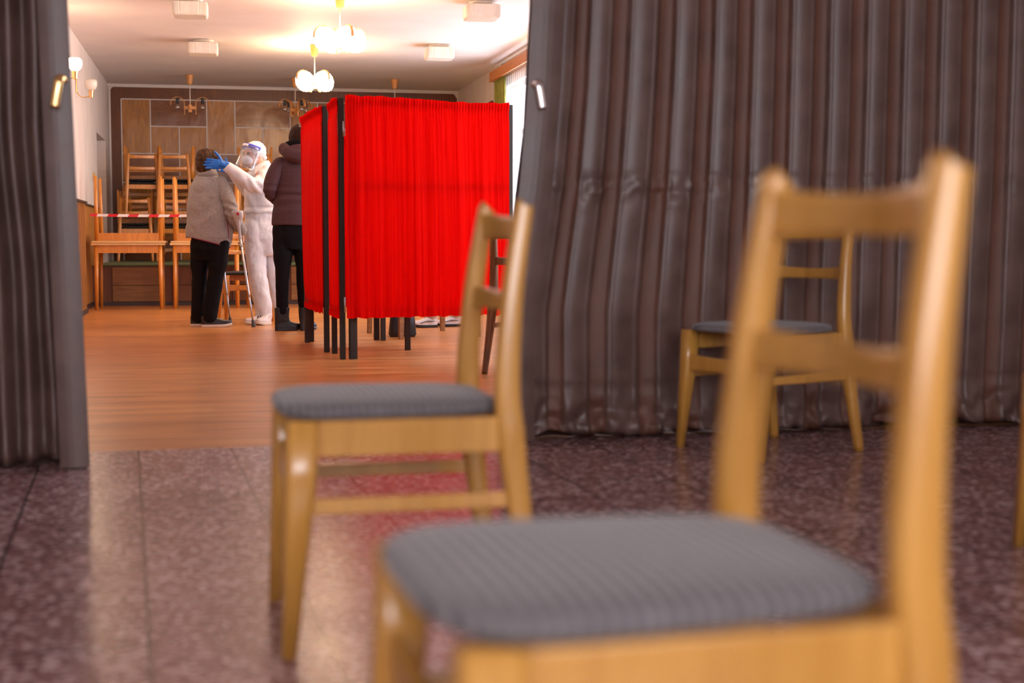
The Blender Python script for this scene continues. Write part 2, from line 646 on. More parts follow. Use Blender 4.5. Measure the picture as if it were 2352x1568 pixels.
def remeshed(name, bm, mat, parent, voxel=0.01, smooth_it=4, disp=None):
    """fuse overlapping closed shapes into one continuous surface"""
    bmesh.ops.recalc_face_normals(bm, faces=bm.faces[:])
    me = bpy.data.meshes.new(name)
    bm.to_mesh(me)
    bm.free()
    t = bpy.data.objects.new(name + '_tmp', me)
    C.objects.link(t)
    md = t.modifiers.new('r', 'REMESH')
    md.mode = 'VOXEL'
    md.voxel_size = voxel
    ms = t.modifiers.new('s', 'SMOOTH')
    ms.iterations = smooth_it
    ms.factor = 0.5
    dg = bpy.context.evaluated_depsgraph_get()
    me2 = bpy.data.meshes.new_from_object(t.evaluated_get(dg))
    bpy.data.objects.remove(t)
    bpy.data.meshes.remove(me)
    if disp:
        nrm = [v.normal.copy() for v in me2.vertices]
        for v, nn in zip(me2.vertices, nrm):
            v.co += nn * disp(v.co)
    me2.name = name
    me2.materials.clear()
    me2.materials.append(mat)
    for p in me2.polygons:
        p.use_smooth = True
    o = bpy.data.objects.new(name, me2)
    C.objects.link(o)
    if parent:
        o.parent = parent
        KIDS.setdefault(parent.name, []).append(o)
    return o


def NZ(v, s, seed=0):
    return noise.noise(Vector((v[0] * s + seed, v[1] * s, v[2] * s)))


# ------------------------------------------------------------------ setting
XL, XR, YB, ZC = -1.44, 3.62, 21.2, 3.0
YS = 5.45     # line where terrazzo meets planks

b = BM()
box(b, -2.6, 4.6, -3.2, YS, -0.06, 0)
struct('floor_terrazzo', b, M['terrazzo'])
b = BM()
box(b, XL - 0.4, XR + 0.3, YS, YB + 0.2, -0.06, 0)
struct('floor', b, M['floor'])
b = BM()
box(b, XL - 0.5, XR + 0.4, YS + 0.1, YB + 0.3, ZC, ZC + 0.1)
struct('ceiling', b, M['ceiling'])
b = BM()
box(b, -2.8, 4.8, -3.4, YS + 0.1, 2.85, 2.95)
struct('ceiling', b, M['ceiling'])

b = BM()          # left wall of the hall with a doorway
box(b, XL - 0.3, XL, YS + 0.1, 19.0, 0, ZC)
box(b, XL - 0.3, XL, 20.55, YB, 0, ZC)
box(b, XL - 0.3, XL, 19.0, 20.55, 2.15, ZC)
struct('wall_left', b, M['plaster'])
b = BM()
box(b, XL - 0.30, XL - 0.24, 19.0, 20.55, 0, 2.15)
d1 = struct('door_1', b, M['plaster'])
b = BM()
lathe(b, [(0.012, 0), (0.012, 0.05)], 10, (XL - 0.22, 19.2, 1.0))
obj('door_handle', b, M['metal'], d1)

b = BM()
box(b, XL - 0.3, XR + 0.3, YB, YB + 0.15, 0, ZC)
struct('wall_back', b, M['plaster'])

b = BM()          # right wall of the hall with two window openings
for (y0, y1) in ((YS + 0.1, 7.2), (11.6, 13.2), (17.6, YB)):
    box(b, XR, XR + 0.25, y0, y1, 0, ZC)
for (y0, y1) in ((7.2, 11.6), (13.2, 17.6)):
    box(b, XR, XR + 0.25, y0, y1, 0, 0.9)
    box(b, XR, XR + 0.25, y0, y1, 2.7, ZC)
struct('wall_right', b, M['plaster'])
for n_, (y0, y1) in ((1, (13.2, 17.6)), (2, (7.2, 11.6))):  # second window is out of sight, kept to let daylight into the hall
    b = BM()
    box(b, XR + 0.10, XR + 0.12, y0, y1, 0.9, 2.7)
    w = struct('window_%d' % n_, b, M['pane'])
    b = BM()
    for yy in [y0 + (y1 - y0) * k / 3 for k in range(4)]:
        box(b, XR + 0.07, XR + 0.15, yy - 0.035, yy + 0.035, 0.9, 2.7)
    for zz in (0.93, 2.1, 2.67):
        box(b, XR + 0.08, XR + 0.14, y0, y1, zz - 0.03, zz + 0.03)
    obj('window_frame', b, M['window_frame'], w)

# front room shell: header over the opening, side walls, rear wall with window openings
b = BM()
box(b, -2.6, 4.6, YS + 0.08, YS + 0.16, 2.45, ZC)
box(b, -2.6, XL - 0.05, YS, YS + 0.1, 0, 2.45)
box(b, XR + 0.05, 4.6, YS, YS + 0.1, 0, 2.45)
struct('wall_partition', b, M['plaster'])
b = BM()
box(b, 4.6, 4.7, -3.3, YS + 0.1, 0, 2.85)
struct('wall_front_room_right', b, M['plaster'])
b = BM()
box(b, -2.75, -2.6, -3.3, YS + 0.1, 0, 2.85)
struct('wall_front_room_left', b, M['plaster'])
b = BM()
box(b, -2.75, -2.0, -3.35, -3.2, 0, 2.85)
box(b, 2.8, 4.7, -3.35, -3.2, 0, 2.85)
box(b, -2.0, 2.8, -3.35, -3.2, 0, 1.2)  # unseen window; opening and sill height sized for the front room light
box(b, -2.0, 2.8, -3.35, -3.2, 2.7, 2.85)
struct('wall_front_room_rear', b, M['plaster'])

# wainscot on the left wall, stepping down in a curve towards the far end
b = BM()


def wz(y):
    return 1.19 - 0.05 * (1 - math.exp(-max(0, y - 14) / 2.0))


box(b, XL + 0.001, XL + 0.10, YS + 0.2, 15.9, 0, 1.17)
w_ = struct('wall_wainscot', b, M['wainscot'])
b = BM()
box(b, XL + 0.001, XL + 0.03, 15.9, 18.9, 0, 1.17)
obj('recessed_panel', b, M['wainscot'], w_)
b = BM()
box(b, XL + 0.001, XL + 0.125, YS + 0.2, 15.92, 1.17, 1.19)
box(b, XL + 0.001, XL + 0.05, 15.92, 18.92, 1.17, 1.19)
obj('wainscot_cap', b, M['dark_skirting'], w_)
b = BM()
for k in range(60):
    y = 9.9 + k * 0.1
    box(b, XL + 0.1, XL + 0.104, y, y + 0.006, 0.06, 1.17)
obj('wainscot_groove', b, M['podium_dark'], w_)
b = BM()
box(b, XL + 0.1, XL + 0.115, YS + 0.2, 15.9, 0, 0.05)
box(b, XL + 0.03, XL + 0.045, 15.9, 17.5, 0, 0.05)
struct('baseboard_left', b, M['dark_skirting'])

# veneer panelling of the back wall
b = BM()
outl = []
x0, x1, z0, z1, rr = XL + 0.022, XR - 0.03, 0.3, 2.968, 0.07
for cx, cz, a0 in ((x1 - rr, z1 - rr, 0), (x0 + rr, z1 - rr, 90)):
    for k in range(7):
        a = R(a0 + 15 * k)
        outl.append((cx + rr * math.cos(a), cz + rr * math.sin(a)))
outl += [(x0, z0), (x1, z0)]
f0 = b.faces.new([b.verts.new((x, YB, z)) for x, z in outl])
ext = bmesh.ops.extrude_face_region(b, geom=[f0])
for v in [e for e in ext['geom'] if isinstance(e, bmesh.types.BMVert)]:
    v.co.y -= 0.02
pan = struct('wall_panelling', b, M['veneer_border'])
b = BM()          # rough white painted bead round the wood
for i in range(len(outl) - 2):
    (xa, za), (xb, zb) = outl[i], outl[(i + 1)]
    beam(b, (xa, YB - 0.012, za), (xb, YB - 0.012, zb), (0.028, 0.026))
(xa, za), (xb, zb) = outl[13], outl[14]
beam(b, (xa, YB - 0.012, za), (xb, YB - 0.012, zb), (0.018, 0.03))
obj('white_bead', b, M['white_paint'], pan)
unit = [(0, .40, 0, .77, 'veneer_a'), (.40, 1.19, 0, .38, 'veneer_c'), (.40, .80, .38, .77, 'veneer_a'),
        (.80, 1.19, .38, 1.18, 'veneer_a'), (0, .80, .77, 1.18, 'veneer_c')]
bat = BM()
seen = set()
for ku in range(4):
    for kv in range(2):
        for j, (a0, a1, c0, c1, mt) in enumerate(unit):
            xa, xb = -1.258 + ku * 1.19 + a0, -1.258 + ku * 1.19 + a1
            za, zb = 2.785 - kv * 1.18 - c1, 2.785 - kv * 1.18 - c0
            if xb > XR - 0.12:
                xb = XR - 0.12
            if xb - xa < 0.1 or za < 0.35:
                continue
            if ku % 2 == 1 and j == 1:
                mt = 'veneer_b'
            b = BM()
            box(b, xa + 0.008, xb - 0.008, YB - 0.028, YB - 0.0205, za + 0.008, zb - 0.008)
            obj('veneer_panel', b, M[mt], pan)
            for (p0, p1) in (((xa, za), (xb, za)), ((xa, zb), (xb, zb)), ((xa, za), (xa, zb)), ((xb, za), (xb, zb))):
                kk = tuple(round(q, 2) for q in (*p0, *p1))
                if kk in seen:
                    continue
                seen.add(kk)
                dy = 0.0004 * len(seen) / 40
                dx, dz = (0, 0.007) if p0[1] == p1[1] else (0.007, 0)
                box(bat, p0[0] - dx, p1[0] + dx, YB - 0.034 - dy, YB - 0.0285, p0[1] - dz, p1[1] + dz)
obj('white_batten', bat, M['white_paint'], pan)

# podium along the back wall
b = BM()
box(b, XL + 0.002, XR - 0.002, 17.53, YB - 0.04, 0.0, 0.471)
pod = struct('floor_podium', b, M['podium_dark'])
b = BM()
box(b, XL + 0.05, XR - 0.05, 17.50, YB - 0.05, 0.472, 0.486)
obj('podium_covering', b, M['green_edge'], pod)
for k in range(7):
    xa = -1.18 + k * 0.70
    for zz in ((0.05, 0.238), (0.244, 0.455)):
        if k == 1 and False:
            continue
        b = BM()
        if xa + 0.58 < XR:
            box(b, xa, xa + 0.55, 17.505, 17.529, zz[0], zz[1])
            obj('podium_board', b, M['podium'] if k in (0, 3, 5) else M['podium_dark'], pod, bevel=0.003)
b = BM()
box(b, XL + 0.05, XR - 0.05, 17.50, 17.529, 0.0, 0.045)
obj('kick_strip', b, M['dark_skirting'], pod)


# ------------------------------------------------------------------ chair
def smooth_path(P, sub=6):
    P = [Vector(p) for p in P]
    out = []
    m = len(P)
    for i in range(m - 1):
        p0, p1, p2, p3 = P[max(i - 1, 0)], P[i], P[i + 1], P[min(i + 2, m - 1)]
        for k in range(sub):
            t = k / sub
            out.append(0.5 * ((2 * p1) + (p2 - p0) * t + (2 * p0 - 5 * p1 + 4 * p2 - p3) * t * t + (3 * p1 - p0 - 3 * p2 + p3) * t ** 3))
    out.append(P[-1])
    return out


def make_chair(name, label, wood_m, group=None, seat_m='seat'):
    t = thing(name, label, 'chair', group=group)
    # seat pad: rounded trapezoid with a soft crown
    b = BM()
    n = 40
    prof = [(0.90, 0.4465), (0.97, 0.447), (1.0, 0.453), (1.0, 0.461), (0.985, 0.467), (0.94, 0.472), (0.8, 0.477), (0.55, 0.480), (0.25, 0.4815)]
    rings = []
    for s, z in prof:
        ring = []
        for k in range(n):
            th = 2 * PI * (k + 0.5) / n
            c, sn = math.cos(th), math.sin(th)
            c = math.copysign(abs(c) ** 0.42, c)
            sn = math.copysign(abs(sn) ** 0.42, sn)
            hw = 0.204 + 0.017 * sn
            y = 0.001 + 0.216 * sn + (0.012 * (1 - c * c) if sn > 0 else 0)
            ring.append(b.verts.new((hw * c * s, y * s if s < 1 else y, z)))
        rings.append(ring)
    for a, c in zip(rings, rings[1:]):
        for k in range(n):
            b.faces.new((a[k], a[(k + 1) % n], c[(k + 1) % n], c[k]))
    b.faces.new(rings[0][::-1])
    b.faces.new(rings[-1])
    part('seat', b, M[seat_m], t, smooth=True)
    for s in (-1, 1):
        # front leg: square, tapering, slightly splayed
        b = BM()
        sweep(b, [(s * 0.205, 0.185, 0.446), (s * 0.207, 0.190, 0.33), (s * 0.222, 0.216, 0.0)],
              [(0.028, 0.031), (0.027, 0.030), (0.013, 0.014)], 12, (0, 1, 0), 4)
        part('leg', b, wood_m, t, smooth=True)
        # rear leg running on into the back post, bowed
        b = BM()
        pp = smooth_path([(s * 0.226, -0.272, 0), (s * 0.214, -0.236, 0.22), (s * 0.203, -0.214, 0.42), (s * 0.198, -0.210, 0.52),
                          (s * 0.190, -0.222, 0.68), (s * 0.181, -0.245, 0.832), (s * 0.180, -0.249, 0.853)])
        m_ = len(pp)
        rr_ = []
        for i, q in enumerate(pp):
            z = q.z
            w_ = 0.015 + 0.010 * min(1, z / 0.42) if z < 0.42 else 0.024 - 0.006 * (z - 0.42) / 0.44
            d_ = 0.017 + 0.011 * min(1, z / 0.42) if z < 0.42 else 0.027 - 0.010 * (z - 0.42) / 0.44
            if i == m_ - 1:
                w_, d_ = w_ * 0.6, d_ * 0.6
            rr_.append((w_, d_))
        sweep(b, pp, rr_, 14, (0, 1, 0), 3.2)
        part('back_post', b, wood_m, t, smooth=True)
        # side apron and side stretcher
        b = BM()
        beam(b, (s * 0.204, 0.175, 0.411), (s * 0.203, -0.205, 0.411), (0.022, 0.068), up=(0, 0, 1))
        part('side_apron', b, wood_m, t, bevel=0.003)
        b = BM()
        beam(b, (s * 0.213, 0.195, 0.284), (s * 0.210, -0.225, 0.284), (0.018, 0.030), up=(0, 0, 1))
        part('side_stretcher', b, wood_m, t, bevel=0.003)
    b = BM()
    beam(b, (-0.19, -0.205, 0.414), (0.19, -0.205, 0.414), (0.022, 0.06), up=(0, 0, 1))
    part('rear_apron', b, wood_m, t, bevel=0.003)
    b = BM()        # curved front board between the legs
    pts = [Vector((x, 0.20 - 0.0 * x, 0.325)) for x in [-0.195 + 0.39 * k / 8 for k in range(9)]]
    sweep(b, pts, [(0.009, 0.034 - 0.009 * (1 - (p.x / 0.195) ** 2)) for p in pts], 8, (0, 0, 1), 5)
    part('front_stretcher', b, wood_m, t)
    for nm, z, h, w_, y0 in (('top_rail', 0.815, 0.028, 0.176, -0.240), ('lower_rail', 0.662, 0.025, 0.186, -0.220)):
        b = BM()
        pts = [Vector((x, y0 - 0.030 * (1 - (x / w_) ** 2), z - 0.004 * (1 - (x / w_) ** 2))) for x in [-w_ + 2 * w_ * k / 12 for k in range(13)]]
        sweep(b, pts, [(0.0095, h - 0.006 * (1 - (p.x / w_) ** 2)) for p in pts], 8, (0, 0, 1), 5)
        part(nm, b, wood_m, t)
    return t


GF = 'beech chairs in the front room'
chairA = make_chair('dining_chair', 'pale beech chair nearest the camera, its grey ribbed seat filling the lower right corner', M['beech'], GF)
chairA.location = (0.396, 1.353, 0)
chairA.rotation_euler = (0, 0, 1.62)
dup(chairA, (0.34, 2.882, 0), 1.587, 'pale beech chair with grey seat in front of the curtain opening, second nearest', GF)
dup(chairA, (2.003, 4.981, 0), 1.942, 'beech chair standing close to the brown folding curtain, seen through another chair back', GF)
# foot (0.222, 0.216) of this one stands at (2.01, 3.26); it faces left
dup(chairA, (2.215, 3.03, 0), 1.50, 'beech chair cut off by the right edge, only its front leg showing', GF)

# ------------------------------------------------------------------ hall tables, upright with others upside down on them
def make_table():
    t = thing('wooden_table', 'x', 'table')
    b = BM()
    box(b, -0.40, 0.40, -0.38, 0.38, 0.722, 0.745)
    part('tabletop', b, M['table_top'], t, bevel=0.003)
    for (xa, ya, xb, yb) in ((-0.33, -0.335, 0.33, -0.335), (-0.33, 0.335, 0.33, 0.335), (-0.345, -0.32, -0.345, 0.32), (0.345, -0.32, 0.345, 0.32)):
        b = BM()
        beam(b, (xa, ya, 0.678), (xb, yb, 0.678), (0.02, 0.088), up=(0, 0, 1))
        part('apron', b, M['orange_wood'], t, bevel=0.002)
    for sx in (-1, 1):
        for sy in (-1, 1):
            b = BM()
            sweep(b, [(sx * 0.345, sy * 0.330, 0.721), (sx * 0.352, sy * 0.335, 0.0)], [(0.026, 0.026), (0.019, 0.019)], 10)
            part('leg', b, M['orange_wood'], t, smooth=True)
    return t


GT, GU = 'hall tables standing along the podium', 'upturned tables on top of the hall tables'
tb = make_table()
tb['label'] = 'orange wooden table standing in the hall corner by the left wainscot'
tb['group'] = GT
tb.location = (-0.935, 16.86, 0)
dup(tb, (-0.085, 16.98, 0), 0, 'orange wooden table behind the woman in grey, right of the corner table', GT)
dup(tb, (0.745, 17.02, 0), 0, 'orange wooden table behind the person in white, its left leg showing beside the trousers', GT)
for (x, y, lb) in ((-0.925, 16.85, 'upturned table with legs in the air on the corner table by the wainscot'),
                   (-0.075, 16.99, 'upturned table with legs in the air behind the head of the woman in grey'),
                   (0.755, 17.03, 'upturned table behind the person in white overalls')):
    dup(tb, (x, y, 1.492), None, lb, GU, rot=(PI, 0, 0))

# ------------------------------------------------------------------ stacked chairs on the podium
sc = make_chair('stacked_chair', 'x', M['orange_wood'], seat_m='seat_black')
GS = 'chairs stacked on the podium'
ZP = 0.487
# each stack: an upright chair, one upturned on it seat to seat, then the same pair again; backs towards the hall
stacks = [(-1.04, 20.10, R(3), 'left', 0.09), (-0.50, 20.05, R(-4), 'middle', 0.01), (0.58, 20.10, R(2), 'right', -0.02)]
first = True
for si, (x, y, rz, nm, dx) in enumerate(stacks):
    for li, (ud, z, ox, oy, lname) in enumerate([(0, 0.0, 0, 0, 'lowest upright'), (1, 0.966, 0.015, 0.05, 'lower upturned'),
                                                 (0, 0.592, dx, -0.055, 'upper upright'), (1, 0.592 + 0.966, dx + 0.02, -0.005, 'topmost upturned')]):
        loc = (x + ox, y + oy, ZP + z)
        rot = (0, 0, rz + R([0, 0, 5, 0][(si + li) % 4])) if not ud else (PI, 0, rz + R([3, -4, 5, -3][(si + li) % 4]))
        lb = '%s chair in the %s stack of orange wooden chairs on the podium' % (lname, nm)
        if first:
            sc.location, sc.rotation_euler, sc['label'], sc['group'] = loc, rot, lb, GS
            first = False
        else:
            dup(sc, loc, None, lb, GS, rot=rot)
# chair beside the crutches and the brown one peeping past the curtain
dup(sc, (0.30, 14.05, 0), R(187), 'single orange wooden chair standing between the crutches', 'odd chairs in the hall')
br = make_chair('dark_chair', 'dark brown wooden chair in the hall, half hidden by the right curtain edge', M['beech_dark'])
br.location = (1.888, 8.20, 0)
br.rotation_euler = (0, 0, R(-40))

# ------------------------------------------------------------------ barrier tape
b = BM()


def tapefn(u, v):
    x = XL + 0.105 + u * 1.33
    return (x, 16.47 + 0.004 * math.sin(u * 20), 1.072 - 0.03 * v - 0.006 * math.sin(PI * u))


grid(b, 60, 2, tapefn, 0.0006)
tag(obj('barrier_tape', b, M['tape']), 'red and white striped barrier tape stretched in front of the upturned tables', 'tape')


# ------------------------------------------------------------------ lamps
def chandelier(loc, lit, rz, label, arms=4):
    t = thing('chandelier', label, 'lamp', loc, rz, 'wooden ceiling lamps with arched arms')
    b = BM()
    lathe(b, [(0.030, -0.13), (0.034, -0.12), (0.052, -0.004)], 20)
    part('ceiling_cup', b, M['bentwood'], t, smooth=False)
    b = BM()
    lathe(b, [(0.006, -0.42), (0.006, -0.12)], 10)
    part('rod', b, M['rod'], t, smooth=True)
    b = BM()
    box(b, -0.022, 0.022, -0.022, 0.022, -0.50, -0.40)
    box(b, -0.075, 0.075, -0.012, 0.012, -0.46, -0.42)
    box(b, -0.012, 0.012, -0.075, 0.075, -0.4601, -0.4199)
    part('centre_block', b, M['bentwood'], t)
    for k in range(arms):
        a = k * 2 * PI / arms
        ca, sa = math.cos(a), math.sin(a)
        b = BM()
        prof = [(0.075, -0.53), (0.075, -0.44)] + [(0.165 - 0.09 * math.cos(q), -0.385 + 0.085 * math.sin(q)) for q in [PI * j / 12 for j in range(13)]] + [(0.256, -0.41)]
        sweep(b, [(r * ca, r * sa, z) for r, z in prof], [(0.014, 0.005)] * len(prof), 8, (ca * 0.3, sa * 0.3, 1) if False else (ca, sa, 0.01), 4)
        part('arched_arm', b, M['bentwood'], t)
        b = BM()
        lathe(b, [(0.010, -0.31), (0.020, -0.312), (0.022, -0.375), (0.018, -0.385)], 14, (0.165 * ca, 0.165 * sa, 0))
        part('socket', b, M['black_plastic'], t, smooth=False)
        b = BM()
        if lit:
            pr = [(0.035, -0.315), (0.06, -0.325), (0.085, -0.35), (0.098, -0.39), (0.1, -0.42), (0.094, -0.46), (0.075, -0.495), (0.045, -0.512), (0.012, -0.517)]
            lathe(b, pr, 24, (0.150 * ca, 0.150 * sa, 0))
            part('glass_globe', b, M['lit'], t, smooth=True)
        else:
            pr = [(0.014, -0.385), (0.018, -0.40), (0.029, -0.425), (0.031, -0.44), (0.026, -0.458), (0.010, -0.468)]
            lathe(b, pr, 14, (0.165 * ca, 0.165 * sa, 0))
            part('bulb', b, M['bulb'], t, smooth=True)
    return t


chandelier((1.15, 13.07, ZC), True, R(20), 'lit ceiling lamp with opal globes, nearest of the lit pair, highest in the picture')
chandelier((1.16, 16.53, ZC), True, R(35), 'lit ceiling lamp with opal globes just above the red screen corner')
chandelier((-0.28, 19.86, ZC), False, R(2), 'unlit ceiling lamp with bare bulbs on the left before the wood wall', 2)
chandelier((1.13, 19.94, ZC), False, R(28), 'unlit ceiling lamp with bare bulbs half behind a lit lamp')
chandelier((2.49, 19.82, ZC), False, R(15), 'unlit ceiling lamp on the right, its lower part behind the red screen')


def square_lamp(loc, label):
    t = thing('ceiling_light', label, 'lamp', loc, R(-2), 'square ribbed ceiling lights')
    b = BM()
    lathe(b, [(0.10, -0.035), (0.12, -0.003)], 20)
    part('base_plate', b, M['rod'], t)
    b = BM()
    n = 96
    rings = []
    for s, z in ((0.93, -0.035), (0.985, -0.04), (1.0, -0.055), (1.0, -0.125), (0.97, -0.15), (0.90, -0.16)):
        ring = []
        for k in range(n):
            th = 2 * PI * k / n
            c, sn = math.cos(th), math.sin(th)
            c = math.copysign(abs(c) ** 0.28, c)
            sn = math.copysign(abs(sn) ** 0.28, sn)
            rb = 1 + (0.012 if k % 2 else -0.012)
            ring.append(b.verts.new((0.162 * c * s * rb, 0.162 * sn * s * rb, z)))
        rings.append(ring)
    for a, c in zip(rings, rings[1:]):
        for k in range(n):
            b.faces.new((a[k], a[(k + 1) % n], c[(k + 1) % n], c[k]))
    b.faces.new(rings[0])
    b.faces.new(rings[-1])
    part('ribbed_glass', b, M['opal_off'], t)


square_lamp((-0.18, 13.69, ZC), 'square white ceiling light at the top edge left of the lit lamps')
square_lamp((-0.08, 16.43, ZC), 'square white ceiling light above the left unlit wooden lamp')
square_lamp((2.49, 13.28, ZC), 'square white ceiling light at the top edge near the right curtain')
square_lamp((2.56, 16.28, ZC), 'square white ceiling light right of the lit lamps, farther one')


def sconce(y, side, lit, label):
    x = XL if side > 0 else XR
    t = thing('wall_lamp', label, 'lamp', (x, y, 2.42), 0 if side > 0 else PI, 'brass wall lamps')
    b = BM()
    box(b, 0.001, 0.014, -0.02, 0.02, -0.04, 0.11)
    part('wall_plate', b, M['brass'], t, bevel=0.003)
    b = BM()
    pp = smooth_path([(0.01, 0, 0.0), (0.02, 0, -0.05), (0.06, 0, -0.09), (0.12, 0, -0.085), (0.155, 0, -0.07)])
    sweep(b, pp, [0.006] * len(pp), 8)
    part('arm', b, M['brass'], t, smooth=True)
    b = BM()
    lathe(b, [(0.014, -0.10), (0.022, -0.095), (0.032, -0.02), (0.030, -0.018)], 16, (0.16, 0, 0))
    part('cup', b, M['brass'], t, smooth=False)
    b = BM()
    lathe(b, [(0.028, -0.018), (0.058, 0.01), (0.070, 0.045), (0.066, 0.085), (0.050, 0.105), (0.046, 0.10)], 8, (0.16, 0, 0))
    part('glass_shade', b, M['lit'] if lit else M['opal_off'], t, smooth=not lit)


sconce(16.25, 1, False, 'unlit brass wall lamp with white glass on the left wall, farther one')
sconce(14.40, 1, True, 'lit wall lamp next to the left curtain edge')
sconce(12.4, 1, True, 'lit brass wall lamp on the left wall hidden behind the curtain')
sconce(15.4, -1, True, 'lit brass wall lamp over the window behind the right curtain')

# ------------------------------------------------------------------ window dressing
t = thing('curtain_pelmet', 'orange wooden pelmet box over the hall window', 'pelmet', (XR, 15.4, 2.77))
b = BM()
box(b, -0.17, -0.15, -2.48, 2.48, 0.0, 0.12)
part('front_board', b, M['pelmet'], t, bevel=0.002)
for s in (-1, 1):
    b = BM()
    box(b, -0.149, -0.001, s * 2.47 - 0.01, s * 2.47 + 0.01, 0.0, 0.12)
    part('end_board', b, M['pelmet'], t)
b = BM()
for xx in (-0.05, -0.09):
    box(b, xx - 0.01, xx + 0.01, -2.45, 2.45, 0.19, 0.205)
    for yy in (-2.2, 0, 2.2):
        box(b, xx - 0.004, xx + 0.004, yy - 0.01, yy + 0.01, 0.12, 0.19)
part('curtain_track', b, M['white_paint'], t)
b = BM()
grid(b, 220, 6, lambda u, v: (XR - 0.07 + 0.012 * math.sin(u * 230), 13.0 + u * 4.35, 0.75 + v * 2.02), 0)
tag(obj('net_curtain', b, M['lace'], smooth=True), 'thin white net curtain over the bright hall window', 'curtain')
b = BM()
grid(b, 60, 24, lambda u, v: (XR - 0.115 + (0.016 + 0.006 * v) * math.sin(u * 38), 17.20 + u * (0.55 + 0.14 * (1 - v)) * (1 - 0.25 * math.sin(v * PI) * 0.3), 0.4 + v * 2.37), 0.003)
tag(obj('green_drape', b, M['green_cloth'], smooth=True), 'olive green drape hanging at the far end of the hall window', 'curtain')
t = thing('framed_picture', 'small dark framed picture on the right wall above the red screen', 'picture', (XR, 18.6, 2.5))
b = BM()
box(b, -0.025, -0.001, -0.13, 0.13, -0.10, 0.10)
part('frame', b, M['dark_frame'], t, bevel=0.003)
b = BM()
box(b, -0.028, -0.0252, -0.10, 0.10, -0.07, 0.07)
part('picture_sheet', b, M['grey_plastic'], t)
for (y, z, lb) in ((14.55, 1.60, 'yellowed light switch on the left wall close to the curtain'), (18.3, 1.56, 'yellowed light switch beside the doorway of the left wall')):
    t = thing('light_switch', lb, 'switch', (XL, y, z), 0, 'light switches')
    b = BM()
    box(b, 0.001, 0.022, -0.04, 0.04, -0.05, 0.05)
    part('switch_box', b, M['yellow_plastic'], t, bevel=0.004)
    b = BM()
    box(b, 0.0225, 0.028, -0.015, 0.015, -0.02, 0.02)
    part('rocker', b, M['rod'], t)


# ------------------------------------------------------------------ folding leatherette curtains
def fold(s, per=0.16):
    """accordion profile 0 (front face) .. 1 (recess)"""
    f = (s / per) % 1.0
    if f < 0.57:
        return -0.30 * math.sin(PI * f / 0.57) - 0.12 * (math.exp(-((f - 0.53) / 0.022) ** 2) + math.exp(-((f - 0.04) / 0.022) ** 2))
    if f < 0.62:
        return 0.5 * (f - 0.57) / 0.05
    if f < 0.95:
        return 0.5 + 0.15 * math.sin(PI * (f - 0.62) / 0.33)
    return 0.5 * (1 - (f - 0.95) / 0.05)


def edge_right(z):
    pts = [(0.0, 1.085), (0.5, 1.085), (1.0, 1.157), (1.37, 1.188), (1.7, 1.204), (2.4, 1.23)]
    for (za, xa), (zb, xb) in zip(pts, pts[1:]):
        if z <= zb:
            t = (z - za) / (zb - za)
            return xa + (xb - xa) * t
    return pts[-1][1]


def edge_left(z):
    return -0.432 - 0.026 * z


def curtain_right(u, v):
    z = 2.44 * v
    L = 2.95
    s = u * L
    ex = edge_right(z) + 0.105
    # horizontal squash near the leading edge fades out to the right
    x = ex + s + (1.30 - ex) * min(1, s / 0.9) * 0.85
    k = 0.034
    near = max(0, 1 - s / 0.42)
    per = 0.163
    ph = s * (1 + 0.25 * near) + 0.5
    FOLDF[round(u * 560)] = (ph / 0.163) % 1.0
    ff = fold(ph + 0.006 * NZ((s * 2, z * 0.6, 0), 1.0, 5), per)
    soft = 0.5 - 0.5 * math.cos(2 * PI * ((ph / per) % 1.0))
    low = max(0.0, min(1.0, (1.03 - z) / 0.6))
    ff = ff * (1 - 0.35 * low) + soft * 0.35 * low
    y = k * ff
    y += 0.010 * NZ((s, z, 0), 3.0, 1) * (0.3 + low)
    # crumples under the waist seam and in the hem
    for zs, amp, dep in ((1.02, 0.030 * max(0.15, min(1, 0.5 + 1.6 * NZ((s, 0, 0), 1.3, 31))), 0.14), (0.195, 0.050, 0.25)):
        if z < zs:
            q = (zs - z) / dep
            wv = max(0, 1 - q) if zs > 0.5 else min(1, q * 1.3)
            y -= amp * wv * (NZ((s, z * 1.6, 0), 14.0 if zs > .5 else 9.0, 3) + 0.6 * NZ((s, z, 0), 24, 9))
        if abs(z - zs) < 0.014:
            y += 0.006
    zb = 0.0
    if z < 0.195:
        zb = 0.035 * (0.5 + NZ((s, 0, 0), 6.0, 21)) * (1 - z / 0.195)
    return (x, 5.385 + y + 0.045 * (s / L - 0.3), z + max(0, zb) + 0.004)


FOLDF = {}
b = BM()
grid(b, 560, 110, curtain_right, 0)
cr = thing('folding_curtain', 'wide brown leatherette folding curtain behind the chairs on the right', 'curtain', (0, 0, 0))
ps = part('pleated_sheet', b, M['leatherette'], cr, smooth=True)
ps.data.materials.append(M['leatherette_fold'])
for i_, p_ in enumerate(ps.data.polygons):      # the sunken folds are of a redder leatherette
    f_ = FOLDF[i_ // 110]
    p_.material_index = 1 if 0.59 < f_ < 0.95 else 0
so_ = ps.modifiers.new('thickness', 'SOLIDIFY')
so_.thickness = 0.003
b = BM()
grid(b, 240, 4, lambda u, v: (edge_right(2.44 * v) + 0.02 + 2.85 * u, 5.50 + 0.02 * math.sin(u * 110), 0.0005 + 2.444 * v), 0.003)
part('rear_sheet', b, M['leatherette'], cr, smooth=True)
b = BM()


def strip_right(u, v):
    z = 2.44 * v + 0.004
    return (edge_right(z) + 0.118 * u, 5.375 - 0.008 * math.sin(PI * u), z)


